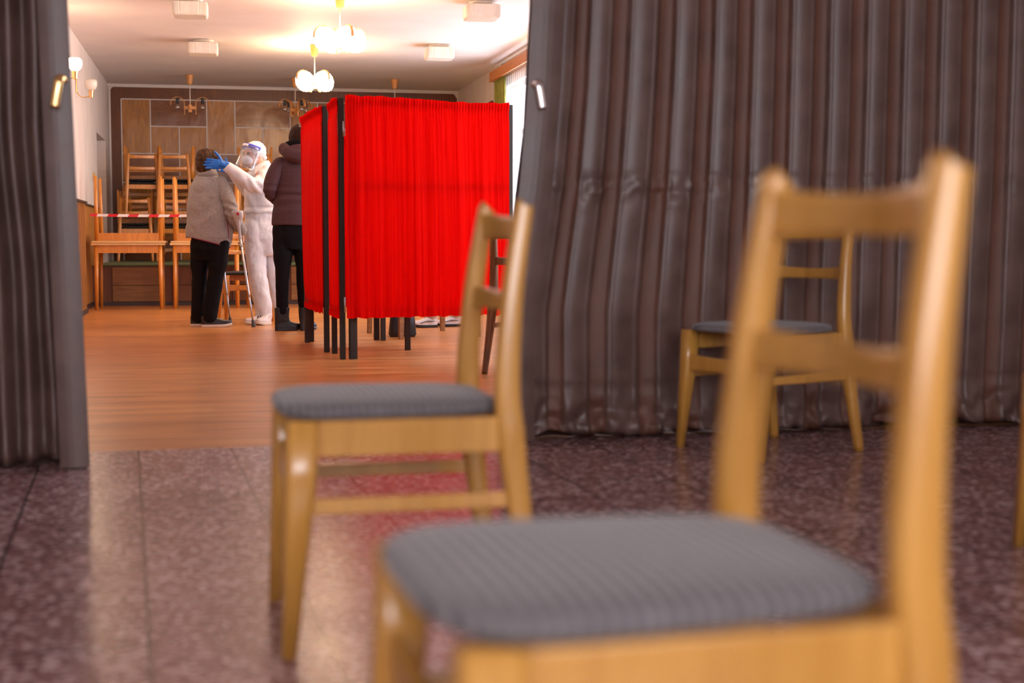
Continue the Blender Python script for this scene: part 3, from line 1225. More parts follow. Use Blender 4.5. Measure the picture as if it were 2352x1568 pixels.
grid(b, 6, 30, strip_right, 0.03)
st = part('leading_edge', b, M['leatherette'], cr, smooth=False)
b = BM()
for k in range(30):
    z0_, z1_ = 2.44 * k / 30, 2.44 * (k + 1) / 30
    beam(b, (edge_right(z0_) + 0.112, 5.355, z0_ + 0.004), (edge_right(z1_) + 0.112, 5.355, z1_ + 0.004), (0.007, 0.007))
part('edge_piping', b, M['leatherette'], cr)


def lever(parent, x, y, z, s, plate='black_plastic', mat='chrome'):
    b = BM()
    box(b, x - 0.014, x + 0.014, y - 0.014, y - 0.002, z - 0.055, z + 0.045)
    p = part('handle_plate', b, M[plate], parent, bevel=0.003)
    b = BM()
    lathe(b, [(0.013, -0.006), (0.013, 0.006)], 14, (x, y - 0.02, z + 0.03))
    sweep(b, smooth_path([(x, y - 0.02, z + 0.03), (x + s * 0.012, y - 0.045, z + 0.03), (x + s * 0.018, y - 0.05, z + 0.005), (x + s * 0.030, y - 0.048, z - 0.065)]),
          [(0.016, 0.009)] * 19, 10, (0, 1, 0), 3)
    part('handle_lever', b, M[mat], parent, smooth=True)


lever(cr, 1.203, 5.36, 1.345, 1)


def curtain_left(u, v):
    z = 2.44 * v
    s = u * 1.35
    x = edge_left(z) - 0.075 - s * (1 - 0.06 * (1 - v))
    f = (s / 0.082 + 0.25 * NZ((s, z * 0.4, 0), 4.0, 2)) % 1.0
    y = 0.055 * (0.5 + 0.5 * math.cos(2 * PI * f)) * min(1, s / 0.03)
    y += 0.012 * NZ((s, z, 0), 5.0, 8)
    if z < 0.2:
        y -= 0.03 * (1 - z / 0.2) * (NZ((s, z, 0), 11, 4) + 0.2)
    zb = 0.03 * (0.5 + NZ((s, 0, 0), 7.0, 3)) * max(0, 1 - z / 0.2)
    return (x, 5.08 + y, z + max(0, zb) + 0.004)


b = BM()
grid(b, 300, 70, curtain_left, 0.003)
cl = thing('folding_curtain', 'narrow bunched dark leatherette folding curtain at the left edge', 'curtain', (0, 0, 0))
part('pleated_sheet', b, M['leatherette'], cl, smooth=True)
b = BM()
grid(b, 120, 4, lambda u, v: (edge_left(2.44 * v) - 0.015 - 1.3 * u, 5.19 + 0.015 * math.sin(u * 90), 0.0005 + 2.444 * v), 0.003)
part('rear_sheet', b, M['leatherette'], cl, smooth=True)
b = BM()
grid(b, 6, 24, lambda u, v: (edge_left(2.44 * v) - 0.087 * u, 5.075 - 0.006 * math.sin(PI * u), 2.44 * v + 0.004), 0.028)
part('leading_edge', b, M['leatherette'], cl)
b = BM()
for k in range(20):
    z0_, z1_ = 2.44 * k / 20, 2.44 * (k + 1) / 20
    beam(b, (edge_left(z0_) - 0.012, 5.056, z0_ + 0.004), (edge_left(z1_) - 0.012, 5.056, z1_ + 0.004), (0.010, 0.012))
part('edge_piping', b, M['black_cloth'], cl)
lever(cl, -0.484, 5.06, 1.290, -1, 'chrome', 'brass')
b = BM()
box(b, -2.55, 4.55, 5.05, 5.52, 2.452, 2.849)
struct('trim_1', b, M['plaster'])


# ------------------------------------------------------------------ red screens
def screen(name, p0, p1, h, label, zb=0.27, mid=True, seed=0, bulge=0.02, side=-1, tuck=0.0):
    """frame from p0 to p1 on the floor; the cloth hangs on its `side`"""
    p0, p1 = Vector((*p0, 0)), Vector((*p1, 0))
    d = p1 - p0
    L = d.length
    t = thing(name, label, 'screen', p0, math.atan2(d.y, d.x), 'red cloth screens of the booth')
    for x in ((0.056, L - 0.018) if mid else (0.022, L - 0.020)):
        hw_ = 0.025 if mid and x < 0.1 else 0.020
        b = BM()
        box(b, x - hw_, x + hw_, -0.018, 0.018, 0, h - 0.012)
        part('frame_post', b, M['dark_frame'], t, bevel=0.002)
    for z in ((h - 0.035, 1.145, 0.33) if mid else (h - 0.035, 0.33)):
        b = BM()
        box(b, 0.082 if mid else 0.043, L - 0.041, -0.014, 0.014, z - 0.02, z + 0.02)
        part('frame_rail', b, M['dark_frame'], t, bevel=0.002)
    b = BM()

    def fn(u, v):
        x = u * (L - (0.036 if mid else 0.0))
        z = zb + (h - zb) * v
        per = 38.0
        q = x + 0.010 * NZ((x, z * 0.25, 0), 6, seed)
        sl = 0.02 * (1 - v) * NZ((x, 0, 0), 2.5, seed + 7)
        q2 = q + sl * 3
        rip = 2.3 * NZ((q2 * 11, z * 0.35, 0), 1.0, seed + 6) * (1.2 - 0.7 * v) + 1.3 * NZ((q * 26, z * 0.30, 0), 1.0, seed + 9) + 0.5 * NZ((q * 60, z * 0.25, 0), 1.0, seed + 3)
        if v > 0.90:
            rip = rip * 0.6 + 0.28 * math.sin(q * 300 + 5 * NZ((x, 0, 0), 4, 2))
        if abs(v - 0.945) < 0.012:
            rip -= 0.9
        a = 0.0050
        if v > 0.965 or v < 0.035:
            a = 0.011
        y = side * ((0.036 if mid else 0.026) + bulge * math.sin(PI * u) * math.sin(PI * min(1, v * 1.1)) * (1 - 0.5 * v) + a * (rip + 0.6))
        y -= side * tuck * (1 - v) ** 3 * (1 - u)
        if v > 0.97:
            z += 0.010 * NZ((x, 0, 0), 14, seed) - 0.006 * math.sin(x * 2.5)
        if v < 0.03:
            z += 0.012 * NZ((x, 0, 0), 20, seed + 2)
        sag = 0.012 * math.sin(PI * 2 * u + seed) * max(0, (v - 0.9) * 10)
        xx = x + 0.012 * (1 - v) * math.sin(u * PI) - 0.0
        return (xx, y, z + sag * 0.5)

    grid(b, max(60, int(L * 360)), 46, fn, 0)
    part('gathered_cloth', b, M['red_cloth'], t, smooth=True)
    if mid:
        for z in (0.36, 1.50):
            b = BM()
            lathe(b, [(0.006, -0.05), (0.006, 0.05)], 8, (-0.006, -0.026, z))
            part('hinge', b, M['metal'], t, smooth=True)
    return t


screen('folding_screen', (0.836, 9.345), (2.012, 9.62), 1.715, 'wide red cloth screen panel facing the camera in a dark frame')
screen('folding_screen', (0.808, 9.86), (0.824, 9.352), 1.715, 'narrow red screen panel next to the left post of the wide one', mid=False, seed=4, side=-1, bulge=0.012)
screen('folding_screen', (0.690, 10.96), (0.766, 9.94), 1.715, 'rear left red screen panel beside the person in the plum coat', mid=False, seed=11, side=-1, bulge=0.035, tuck=0.018)
screen('folding_screen', (1.345, 10.02), (1.285, 11.07), 1.60, 'inner dividing red screen mostly hidden, its dark posts under the cloth', mid=False, seed=17, side=-1)
b = BM()

screen('folding_screen', (0.705, 11.02), (1.262, 11.11), 1.58, 'rear red screen closing the booth, only its dark posts showing beside the boots', mid=False, seed=23, side=-1)

# booth table, bag, metal rack
t = thing('writing_table', 'small wooden table inside the booth, only its legs showing below the red cloth', 'table', (1.68, 11.62, 0), R(12))
b = BM()
box(b, -0.36, 0.36, -0.42, 0.42, 0.72, 0.745)
part('tabletop', b, M['podium'], t, bevel=0.003)
for sx in (-1, 1):
    for sy in (-1, 1):
        b = BM()
        beam(b, (sx * 0.31, sy * 0.37, 0.719), (sx * 0.33, sy * 0.40, 0), (0.05, 0.05), (0.036, 0.036))
        part('leg', b, M['podium'], t, bevel=0.003)
t = thing('handbag', 'black bag standing on the floor under the booth', 'bag', (1.49, 11.45, 0))
b = BM()
sweep(b, [(0, 0, 0.0), (0, 0, 0.02), (0, 0, 0.20), (0, 0, 0.235)], [(0.10, 0.05), (0.112, 0.06), (0.095, 0.04), (0.085, 0.015)], 20, (0, 1, 0), 4)
part('bag_body', b, M['black_bag'], t, smooth=True)
b = BM()
pp = smooth_path([(-0.05, -0.02, 0.22), (-0.04, -0.02, 0.30), (0.04, -0.02, 0.30), (0.05, -0.02, 0.22)])
sweep(b, pp, [0.006] * len(pp), 8)
part('handle', b, M['black_bag'], t, smooth=True)
t = thing('metal_stool', 'grey metal stool under the booth left of the white shoes', 'stool', (1.80, 12.95, 0), R(15))
b = BM()
lathe(b, [(0.15, 0.44), (0.16, 0.45), (0.15, 0.47)], 20)
part('seat', b, M['rubber'], t)
for k in range(4):
    a = k * PI / 2 + 0.4
    b = BM()
    sweep(b, [(0.10 * math.cos(a), 0.10 * math.sin(a), 0.439), (0.15 * math.cos(a), 0.15 * math.sin(a), 0)], [0.011, 0.011], 8)
    part('leg', b, M['grey_plastic'], t, smooth=True)


# ------------------------------------------------------------------ people
def hand(bm, wrist, fdir, pnorm, size=1.0, curl=0.25, spread=0.16, thumb_side=1, thumb_up=0.9):
    """palm, four unequal bent fingers and a thumb leaving the side of the palm"""
    w = Vector(wrist)
    f = Vector(fdir).normalized()
    n = Vector(pnorm)
    n = (n - f * n.dot(f)).normalized()      # palm side
    s = f.cross(n) * thumb_side              # towards the thumb
    k = size
    limb(bm, [w - f * 0.02 * k, w + f * 0.03 * k, w + f * 0.085 * k], [(0.027 * k, 0.019 * k), (0.036 * k, 0.016 * k), (0.041 * k, 0.014 * k)], 12, tuple(n))
    for off, ln, a in ((0.030, 0.068, 1), (0.0105, 0.078, 0.35), (-0.0095, 0.072, -0.3), (-0.029, 0.056, -1)):
        d = (f + s * spread * a).normalized()
        p = w + f * 0.085 * k + s * off * k
        pts = [p - f * 0.02 * k]
        cur = p
        ang = 0.0
        for j, fr in enumerate((0.42, 0.33, 0.25)):
            ang += curl * (0.6 + 0.4 * j)
            dd = (d * math.cos(ang) + n * math.sin(ang)).normalized()
            pts.append(cur)
            cur = cur + dd * ln * fr * k
        pts.append(cur)
        limb(bm, pts, [0.0095 * k, 0.0095 * k, 0.009 * k, 0.0083 * k, 0.0075 * k], 8, tuple(n), 2)
    tb_ = w + f * 0.025 * k + s * 0.028 * k
    td = (f * 0.62 + s * thumb_up + n * 0.25).normalized()
    limb(bm, [tb_ - s * 0.012 * k, tb_ + td * 0.03 * k, tb_ + td * 0.055 * k + f * 0.004 * k, tb_ + td * 0.078 * k + f * 0.012 * k],
         [0.014 * k, 0.0115 * k, 0.010 * k, 0.0085 * k], 8, tuple(n), 2)


def head(bm, c, face, up=(0, 0, 1), k=1.0):
    """skull, jaw, nose, brow, ears; face = direction the face looks"""
    c = Vector(c)
    f = Vector(face).normalized()
    u = Vector(up)
    u = (u - f * u.dot(f)).normalized()
    s = f.cross(u)

    def el(off, r):
        m = Matrix((s, f, u)).transposed().to_4x4()
        m.translation = c + s * off[0] * k + f * off[1] * k + u * off[2] * k
        bmesh.ops.create_uvsphere(bm, u_segments=16, v_segments=12, radius=1, matrix=m @ Matrix.Diagonal((r[0] * k, r[1] * k, r[2] * k, 1)))
    el((0, -0.012, 0.025), (0.074, 0.092, 0.085))
    el((0, 0.022, -0.015), (0.062, 0.068, 0.085))
    el((0, 0.045, -0.075), (0.040, 0.038, 0.035))
    el((0, 0.092, -0.008), (0.011, 0.016, 0.024))
    el((0, 0.098, -0.022), (0.014, 0.013, 0.010))
    el((0.03, 0.070, 0.022), (0.024, 0.014, 0.008))
    el((-0.03, 0.070, 0.022), (0.024, 0.014, 0.008))
    el((0, 0.082, -0.052), (0.022, 0.010, 0.007))
    for a in (-1, 1):
        el((a * 0.076, 0.0, -0.005), (0.009, 0.018, 0.030))
    return c, f, u, s


def legs_mesh(bm, hip, knee, ankle, rh, rk, ra):
    for H_, K_, A_ in zip(hip, knee, ankle):
        limb(bm, [H_, K_, A_], [rh, rk, ra], 16)


def shoe(parent, x, y, ang, L, upper, sole, name='shoe', h=0.075, high=0.0, wide=0.046):
    """rounded upper stacked from sole outlines that shorten towards the ankle, on a flat rounded sole"""
    ca, sa = math.cos(ang), math.sin(ang)
    xh = -0.27 * L

    def ring(b, ext, z0, sc, toe=0.0):
        xt = xh + L * ext
        mid, half = (xh + xt) / 2, (xt - xh) / 2
        out = []
        for k in range(30):
            t = 2 * PI * k / 30
            c, sn = math.cos(t), math.sin(t)
            px = mid + half * math.copysign(abs(c) ** 0.85, c)
            q = max(0.0, min(1.0, (px - xh) / L))
            w = (0.033 + (wide - 0.033) * math.sin(PI * min(1, max(0, (q - 0.25) / 0.9))) ** 1.2) * sc
            py = w * math.copysign(abs(sn) ** 0.75, sn)
            zz = z0 + toe * max(0, q - 0.75) * 0.05
            out.append(b.verts.new((x + ca * px - sa * py, y + sa * px + ca * py, zz)))
        return out

    def skin_rings(b, rings):
        for r0, r1 in zip(rings, rings[1:]):
            for k in range(30):
                b.faces.new((r0[k], r0[(k + 1) % 30], r1[(k + 1) % 30], r1[k]))
        b.faces.new(rings[0][::-1])
        b.faces.new(rings[-1])
    b = BM()
    prof = [(1.0, 0.018, 0.96), (1.0, 0.030, 1.0), (0.99, 0.042, 0.97), (0.94, 0.052, 0.92), (0.80, 0.062, 0.90), (0.62, 0.075, 0.90), (0.46, 0.088, 0.92), (0.40, 0.098, 0.95)]
    if high:
        prof[-2:] = [(0.56, 0.088, 1.05), (0.53, 0.11, 1.15), (0.53, high * 0.8, 1.3), (0.56, high, 1.38)]
    skin_rings(b, [ring(b, e, z, sc, 1) for e, z, sc in prof])
    so = remeshed(name, b, upper, parent, 0.006, 2)
    b = BM()
    skin_rings(b, [ring(b, e, z, sc, 1) for e, z, sc in ((0.99, 0.001, 0.98), (1.01, 0.006, 1.05), (1.02, 0.020, 1.06), (1.0, 0.024, 1.0))])
    part('sole', b, sole, so, smooth=False)
    return so


# --- woman in the grey fleece, back three-quarter view, facing right and away
GW = (-0.03, 13.12, 0)
face = Vector((0.80, 0.60, -0.02)).normalized()
b = BM()
head(b, (-0.015, 0.0, 1.485), face, k=1.0)
limb(b, [(-0.005, -0.01, 1.30), (-0.01, 0, 1.42)], [0.055, 0.052], 12)
sweep(b, [(0, 0, 0.72), (0, 0, 0.95), (-0.01, 0, 1.20), (-0.01, 0, 1.31), (-0.01, 0, 1.36)], [(0.13, 0.10), (0.14, 0.11), (0.13, 0.10), (0.13, 0.07), (0.05, 0.05)], 16)
for A_ in ([(0.13, -0.03, 1.28), (0.185, -0.05, 1.03), (0.285, 0.02, 0.845)], [(-0.06, 0.12, 1.28), (0.02, 0.20, 1.02), (0.12, 0.22, 0.84)]):
    limb(b, A_, [0.045, 0.036, 0.026], 12)
hand(b, (0.285, 0.02, 0.845), (0.10, 0.25, -1), (-1, 0, -0.1), 0.9, 0.9, 0.05, 1, 0.5)
hand(b, (0.12, 0.22, 0.84), (0.10, 0.05, -1), (-1, 0, -0.1), 0.9, 0.9, 0.05, -1, 0.5)
for (hx, hy, kx, ky, ax, ay) in ((-0.055, 0.05, -0.09, 0.07, -0.125, 0.07), (0.06, -0.05, 0.03, -0.03, -0.02, -0.05)):
    limb(b, [(hx, hy, 0.80), (kx, ky, 0.44), (ax, ay, 0.09)], [0.085, 0.055, 0.036], 12)
woman = remeshed('person', b, M['skin'], None, 0.008, 3)
woman.location = GW
tag(woman, 'person with short brown hair in grey fleece jacket and black trousers, leaning on crutches', 'person')
b = BM()   # hair: short, full at the back
ell(b, (-0.028, -0.012, 1.505), (0.092, 0.096, 0.094))
ell(b, (-0.050, -0.025, 1.450), (0.068, 0.072, 0.080))
ell(b, (0.018, 0.0, 1.535), (0.076, 0.080, 0.058))
ell(b, (-0.030, -0.045, 1.425), (0.056, 0.045, 0.055))
remeshed('hair', b, M['hair_brown'], woman, 0.006, 3, lambda c: 0.006 * NZ((c.x * 4, c.y * 4, c.z * 0.7 + c.x), 16, 1) + 0.003 * NZ((c.x * 9, c.y * 9, c.z), 16, 4))
b = BM()   # fleece
sweep(b, [(-0.012, 0, 0.760), (-0.005, 0, 0.785), (-0.005, 0, 0.90), (-0.008, 0, 1.05), (-0.010, 0, 1.18), (-0.010, 0, 1.27), (-0.012, 0, 1.335), (-0.012, 0, 1.375), (-0.012, 0, 1.40)],
      [(0.195, 0.145), (0.205, 0.152), (0.205, 0.15), (0.19, 0.148), (0.178, 0.14), (0.162, 0.12), (0.115, 0.088), (0.075, 0.070), (0.070, 0.068)], 26)
limb(b, [(-0.06, 0.10, 1.28), (0.02, 0.20, 1.03), (0.12, 0.22, 0.865)], [0.075, 0.062, 0.048], 14)


def dj(c):
    if c.z < 0.80:
        return 0.0
    d = 0.007 * NZ(c, 9, 2) * min(1, (c.z - 0.80) * 12)
    # folds round the elbow and across the lower back
    d += 0.010 * abs(NZ((c.x + c.z, c.y, c.z * 1.5 - c.x), 7, 5))
    d += 0.006 * math.sin(c.z * 28 - c.x * 16) * max(0, 1 - abs(c.z - 0.98) / 0.25)
    if c.z < 0.785:
        d -= 0.006
    return d


jk = remeshed('fleece_jacket', b, M['wool'], woman, 0.008, 4, dj)
b = BM()
limb(b, [(0.100, -0.035, 1.285), (0.150, -0.065, 1.18), (0.190, -0.085, 1.05), (0.205, -0.070, 0.985), (0.245, -0.025, 0.92), (0.285, 0.015, 0.865)],
     [0.070, 0.071, 0.066, 0.063, 0.058, 0.047], 16)
remeshed('sleeve', b, M['wool'], jk, 0.007, 3, lambda c: 0.006 * NZ(c, 11, 2) + 0.009 * math.sin(c.z * 95 + c.x * 40 + 3 * NZ(c, 6, 1)) * max(0, 1 - abs(c.z - 1.03) / 0.12))
b = BM()
sweep(b, [(-0.012, 0, 1.345), (-0.010, 0, 1.395), (-0.010, 0, 1.412)], [(0.098, 0.088), (0.083, 0.080), (0.070, 0.070)], 24)
part('collar', b, M['wool'], jk, smooth=True)
b = BM()
pp = [(0.190 * math.cos(a), 0.145 * math.sin(a), 0.765 - 0.050 * math.cos(a)) for a in [2 * PI * k / 40 for k in range(41)]]
sweep(b, [Vector(p) + Vector((-0.012, 0, 0)) for p in pp], [0.006] * 41, 8, (0, 0, 1))
o_ = part('hem_piping', b, M['wine'], jk, smooth=True)
o_['label'] = 'wine red hem piping'
b = BM()
sweep(b, [(0.165, -0.105, 0.80), (0.160, -0.118, 0.90), (0.150, -0.122, 0.97)], [0.005] * 3, 6)
part('pocket_zip', b, M['wine'], jk)
b = BM()   # trousers
sweep(b, [(-0.005, 0, 0.60), (-0.005, 0, 0.70), (-0.005, 0, 0.85)], [(0.130, 0.10), (0.168, 0.135), (0.165, 0.13)], 20)
limb(b, [(-0.08, 0.055, 0.76), (-0.095, 0.06, 0.60), (-0.10, 0.07, 0.42), (-0.115, 0.07, 0.20), (-0.118, 0.07, 0.075)], [(0.095, 0.09), (0.085, 0.08), (0.068, 0.068), (0.062, 0.06), (0.060, 0.055)], 16)
limb(b, [(0.075, -0.045, 0.76), (0.068, -0.045, 0.60), (0.04, -0.03, 0.42), (0.005, -0.04, 0.20), (-0.012, -0.05, 0.085)], [(0.100, 0.09), (0.090, 0.08), (0.073, 0.07), (0.068, 0.062), (0.066, 0.058)], 16)
remeshed('trousers', b, M['black_cloth'], woman, 0.009, 3, lambda c: 0.006 * NZ(c, 12, 6))
shoe(woman, -0.115, 0.075, 0.12, 0.26, M['shoe_black'], M['sole'])
shoe(woman, -0.015, -0.05, 0.03, 0.27, M['shoe_black'], M['sole'])


def crutch(foot, grip, cuffp, label):
    f, g, c = Vector(foot), Vector(grip), Vector(cuffp)
    t = thing('forearm_crutch', label, 'crutch', f, 0, 'forearm crutches of the woman in grey')
    g, c = g - f, c - f
    ax = g.normalized()
    b = BM()
    sweep(b, [(0, 0, 0), ax * 0.012, ax * 0.05, ax * 0.065], [0.021, 0.020, 0.014, 0.012], 12)
    part('rubber_foot', b, M['rubber'], t, smooth=False)
    b = BM()
    sweep(b, [ax * 0.05, ax * 0.30], [0.0085, 0.0085], 10)
    part('lower_tube', b, M['metal'], t, smooth=True)
    b = BM()
    sweep(b, [ax * 0.28, ax * 0.30, g * 0.999], [0.013, 0.011, 0.011], 10)
    part('upper_tube', b, M['metal'], t, smooth=True)
    b = BM()
    pp = smooth_path([g * 0.90, g, g + (c - g) * 0.5, c])
    sweep(b, pp, [(0.014 + 0.012 * max(0, i / len(pp) - 0.6), 0.012) for i in range(len(pp))], 10)
    gh = Vector((0.0, 0.09, 0.02))
    limb(b, [g, g + gh], [0.015, 0.016], 10)
    part('grip', b, M['grey_plastic'], t, smooth=True)
    b = BM()
    ca = (c - g).normalized()

    def cf(u, v):
        a = R(-210 + 240 * u)
        rad = 0.014 + 0.040 * min(1, v * 1.5)
        return c + Vector((rad * math.cos(a), rad * math.sin(a), 0)) + Vector((0, 0.030, 0)) + ca * (-0.09 + 0.15 * v) + Vector((0, 0, 0.0))
    grid(b, 20, 8, cf, 0.004)
    cu = part('arm_cuff', b, M['grey_plastic'], t, smooth=True)
    b = BM()
    ell(b, c + ca * 0.03 + Vector((0.004, -0.024, 0.0)), (0.014, 0.006, 0.014))
    part('red_reflector', b, M['red_dot'], cu, smooth=True)
    return t


crutch((0.345, 12.98, 0), (0.235, 12.98 + 0.04, 0.80), (0.215, 12.98, 0.985), 'grey forearm crutch with a red dot on its cuff, in the right hand')
crutch((0.145, 13.45, 0), (0.06, 13.36, 0.80), (0.02, 13.32, 0.985), 'second grey forearm crutch, farther from the camera, mostly hidden behind the legs')

# --- nurse in white overalls facing left and towards the camera
NP = (0.455, 13.42, 0)
nface = Vector((-0.80, -0.56, 0.02)).normalized()
nup = Vector((0.10, 0.0, 0.99))
b = BM()
hc, hf, hu, hs = head(b, (-0.085, -0.02, 1.565), nface, nup)
limb(b, [(0.01, 0.0, 1.36), (-0.04, 0, 1.50)], [0.058, 0.052], 12)
sweep(b, [(0.0, 0, 0.80), (-0.02, 0, 1.05), (-0.01, 0, 1.28), (0, 0, 1.38), (0, 0, 1.42)], [(0.13, 0.10), (0.13, 0.10), (0.14, 0.10), (0.13, 0.07), (0.05, 0.05)], 16)
limb(b, [(-0.03, -0.11, 1.37), (-0.06, -0.24, 1.27), (-0.33, -0.40, 1.43)], [0.045, 0.04, 0.028], 12)
limb(b, [(0.02, 0.12, 1.37), (-0.10, 0.20, 1.22), (-0.30, 0.0, 1.42)], [0.045, 0.04, 0.028], 12)
hand(b, (-0.30, 0.0, 1.42), (-1, -0.5, 0.3), (0, -1, 0), 0.85, 0.3)
for (hx, kx, ax, hy) in ((-0.08, -0.06, -0.02, -0.04), (0.07, 0.09, 0.14, 0.06)):
    limb(b, [(hx, hy, 0.86), (kx, hy, 0.47), (ax, hy, 0.09)], [0.085, 0.056, 0.036], 12)
nurse = remeshed('person', b, M['skin'], None, 0.008, 3)
nurse.location = NP
tag(nurse, 'person in white protective overalls, cap and face shield, with one blue-gloved hand raised', 'person')
for sg in (-1, 1):
    b = BM()
    ell(b, hc + hf * 0.078 + hs * sg * 0.031 + hu * 0.008, (0.012, 0.012, 0.009))
    part('eye', b, M['black_plastic'], nurse, smooth=True)
b = BM()   # overalls: top
sweep(b, [(-0.005, 0, 1.02), (-0.005, 0, 1.05), (-0.015, 0, 1.15), (-0.01, 0, 1.27), (0.0, 0, 1.38), (0.0, 0, 1.445), (0.0, -0.005, 1.48), (-0.005, -0.01, 1.50)],
      [(0.16, 0.13), (0.165, 0.135), (0.158, 0.13), (0.165, 0.135), (0.155, 0.13), (0.105, 0.09), (0.075, 0.068), (0.065, 0.06)], 26)
limb(b, [(0.02, 0.12, 1.38), (-0.10, 0.20, 1.22), (-0.27, 0.02, 1.40)], [0.075, 0.065, 0.048], 14)
nt_ = remeshed('overall_top', b, M['suit'], nurse, 0.008, 3,
         lambda c: 0.008 * NZ(c, 10, 7) + 0.007 * math.sin(c.x * 60 + c.z * 35) * max(0, 1 - abs(c.x + 0.15) / 0.12) + (0.006 * math.sin(c.z * 80) if c.z < 1.1 else 0))
b = BM()
limb(b, [(0.03, -0.10, 1.395), (0.0, -0.20, 1.31), (-0.08, -0.28, 1.275), (-0.19, -0.34, 1.335), (-0.315, -0.40, 1.425)],
     [0.074, 0.080, 0.073, 0.064, 0.050], 16)
remeshed('overall_sleeve', b, M['suit'], nt_, 0.007, 2,
         lambda c: 0.007 * NZ(c, 12, 7) + 0.008 * math.sin(c.x * 70 + c.z * 60 + 4 * NZ(c, 5, 3)) * max(0, 1 - abs(c.x + 0.06) / 0.14))
b = BM()   # overalls: trousers
sweep(b, [(0.0, 0, 0.64), (-0.005, 0, 0.80), (-0.005, 0, 0.93), (-0.005, 0, 1.045)], [(0.13, 0.10), (0.168, 0.135), (0.162, 0.132), (0.150, 0.122)], 20)
limb(b, [(-0.085, -0.05, 0.90), (-0.075, -0.05, 0.66), (-0.060, -0.05, 0.42), (-0.015, -0.05, 0.20), (-0.005, -0.05, 0.07)], [(0.095, 0.09), (0.092, 0.085), (0.085, 0.08), (0.078, 0.075), (0.072, 0.07)], 16)
limb(b, [(0.07, 0.06, 0.90), (0.085, 0.06, 0.66), (0.11, 0.06, 0.42), (0.15, 0.06, 0.20), (0.165, 0.06, 0.09)], [(0.095, 0.09), (0.09, 0.085), (0.08, 0.08), (0.07, 0.07), (0.065, 0.065)], 16)
remeshed('overall_trousers', b, M['suit'], nurse, 0.009, 3, lambda c: 0.013 * NZ((c.x, c.y, c.z * 0.8), 8, 12) + 0.010 * abs(NZ((c.x + 0.6 * c.z, c.y, c.z - c.x), 9, 2)) + 0.005 * math.sin(c.z * 40 + c.x * 50) * NZ(c, 5, 2))
b = BM()   # glove with spread fingers on the head
hand(b, (-0.345, -0.418, 1.448), (-1, 0.06, 0.07), (0.0, 1, 0.0), 1.18, 0.12, 0.09, -1, 0.95)
limb(b, [(-0.305, -0.400, 1.425), (-0.375, -0.418, 1.455)], [0.038, 0.033], 12)
gl = remeshed('glove', b, M['blue_glove'], nurse, 0.0045, 1)
b = BM()   # second glove holds the face from the far side
hand(b, (-0.30, 0.0, 1.42), (-1, -0.5, 0.3), (0, -1, 0), 1.0, 0.3)
remeshed('glove', b, M['blue_glove'], nurse, 0.005, 1)
b = BM()   # cap with bun
mm = Matrix((hs, hf, hu)).transposed().to_4x4()


def hel(bm_, off, r):
    m = mm.copy()
    m.translation = hc + hs * off[0] + hf * off[1] + hu * off[2]
    bmesh.ops.create_uvsphere(bm_, u_segments=18, v_segments=12, radius=1, matrix=m @ Matrix.Diagonal((*r, 1)))


hel(b, (0, -0.025, 0.045), (0.090, 0.102, 0.083))
hel(b, (0, -0.085, 0.02), (0.060, 0.045, 0.05))
remeshed('surgical_cap', b, M['cap'], nurse, 0.007, 3, lambda c: 0.003 * NZ(c, 30, 2))
b = BM()
hel(b, (0, -0.12, -0.02), (0.035, 0.030, 0.026))
part('hair_tie', b, M['cap'], nurse, smooth=True)
b = BM()
hel(b, (0, 0.060, -0.048), (0.056, 0.058, 0.048))
part('face_mask', b, M['mask'], nurse, smooth=True)


vf = Vector((-0.76, -0.58, 0.34)).normalized()
vu = Vector((0.30, 0.12, 0.97))
vu = (vu - vf * vu.dot(vf)).normalized()
vs_ = vf.cross(vu)


def shield(u, v, r0=0.124, z0=0.055, z1=-0.175, taper=0.022):
    a = R(-80 + 160 * u)
    rr_ = r0 + taper * (1 - v)
    return hc + vs_ * (rr_ * 0.88 * math.sin(a)) + vf * (rr_ * math.cos(a) - 0.005) + vu * (z1 + (z0 - z1) * v)


b = BM()
grid(b, 24, 8, shield, 0.0008)
fs = part('face_shield', b, M['visor'], nurse, smooth=True)
b = BM()
grid(b, 24, 2, lambda u, v: shield(u, v, 0.122, 0.068, 0.030, 0.0), 0.006)
bd = part('shield_band', b, M['blue_band'], fs, smooth=True)
b = BM()
grid(b, 8, 2, lambda u, v: shield(0.36 + 0.26 * u, v, 0.1300, 0.061, 0.038, 0.0), 0.001)
part('band_label', b, M['mask'], bd, smooth=True)
shoe(nurse, -0.03, -0.06, R(200), 0.22, M['shoe_white'], M['sole'])
shoe(nurse, 0.02, -0.09, R(230), 0.20, M['shoe_white'], M['sole'])
for k in range(3):
    b = BM()
    sweep(b, [(-0.03 - 0.022 * k, -0.115, 0.045), (-0.015 - 0.022 * k, -0.105, 0.085)], [0.005, 0.005], 6)
    part('shoe_stripe', b, M['black_plastic'], nurse)

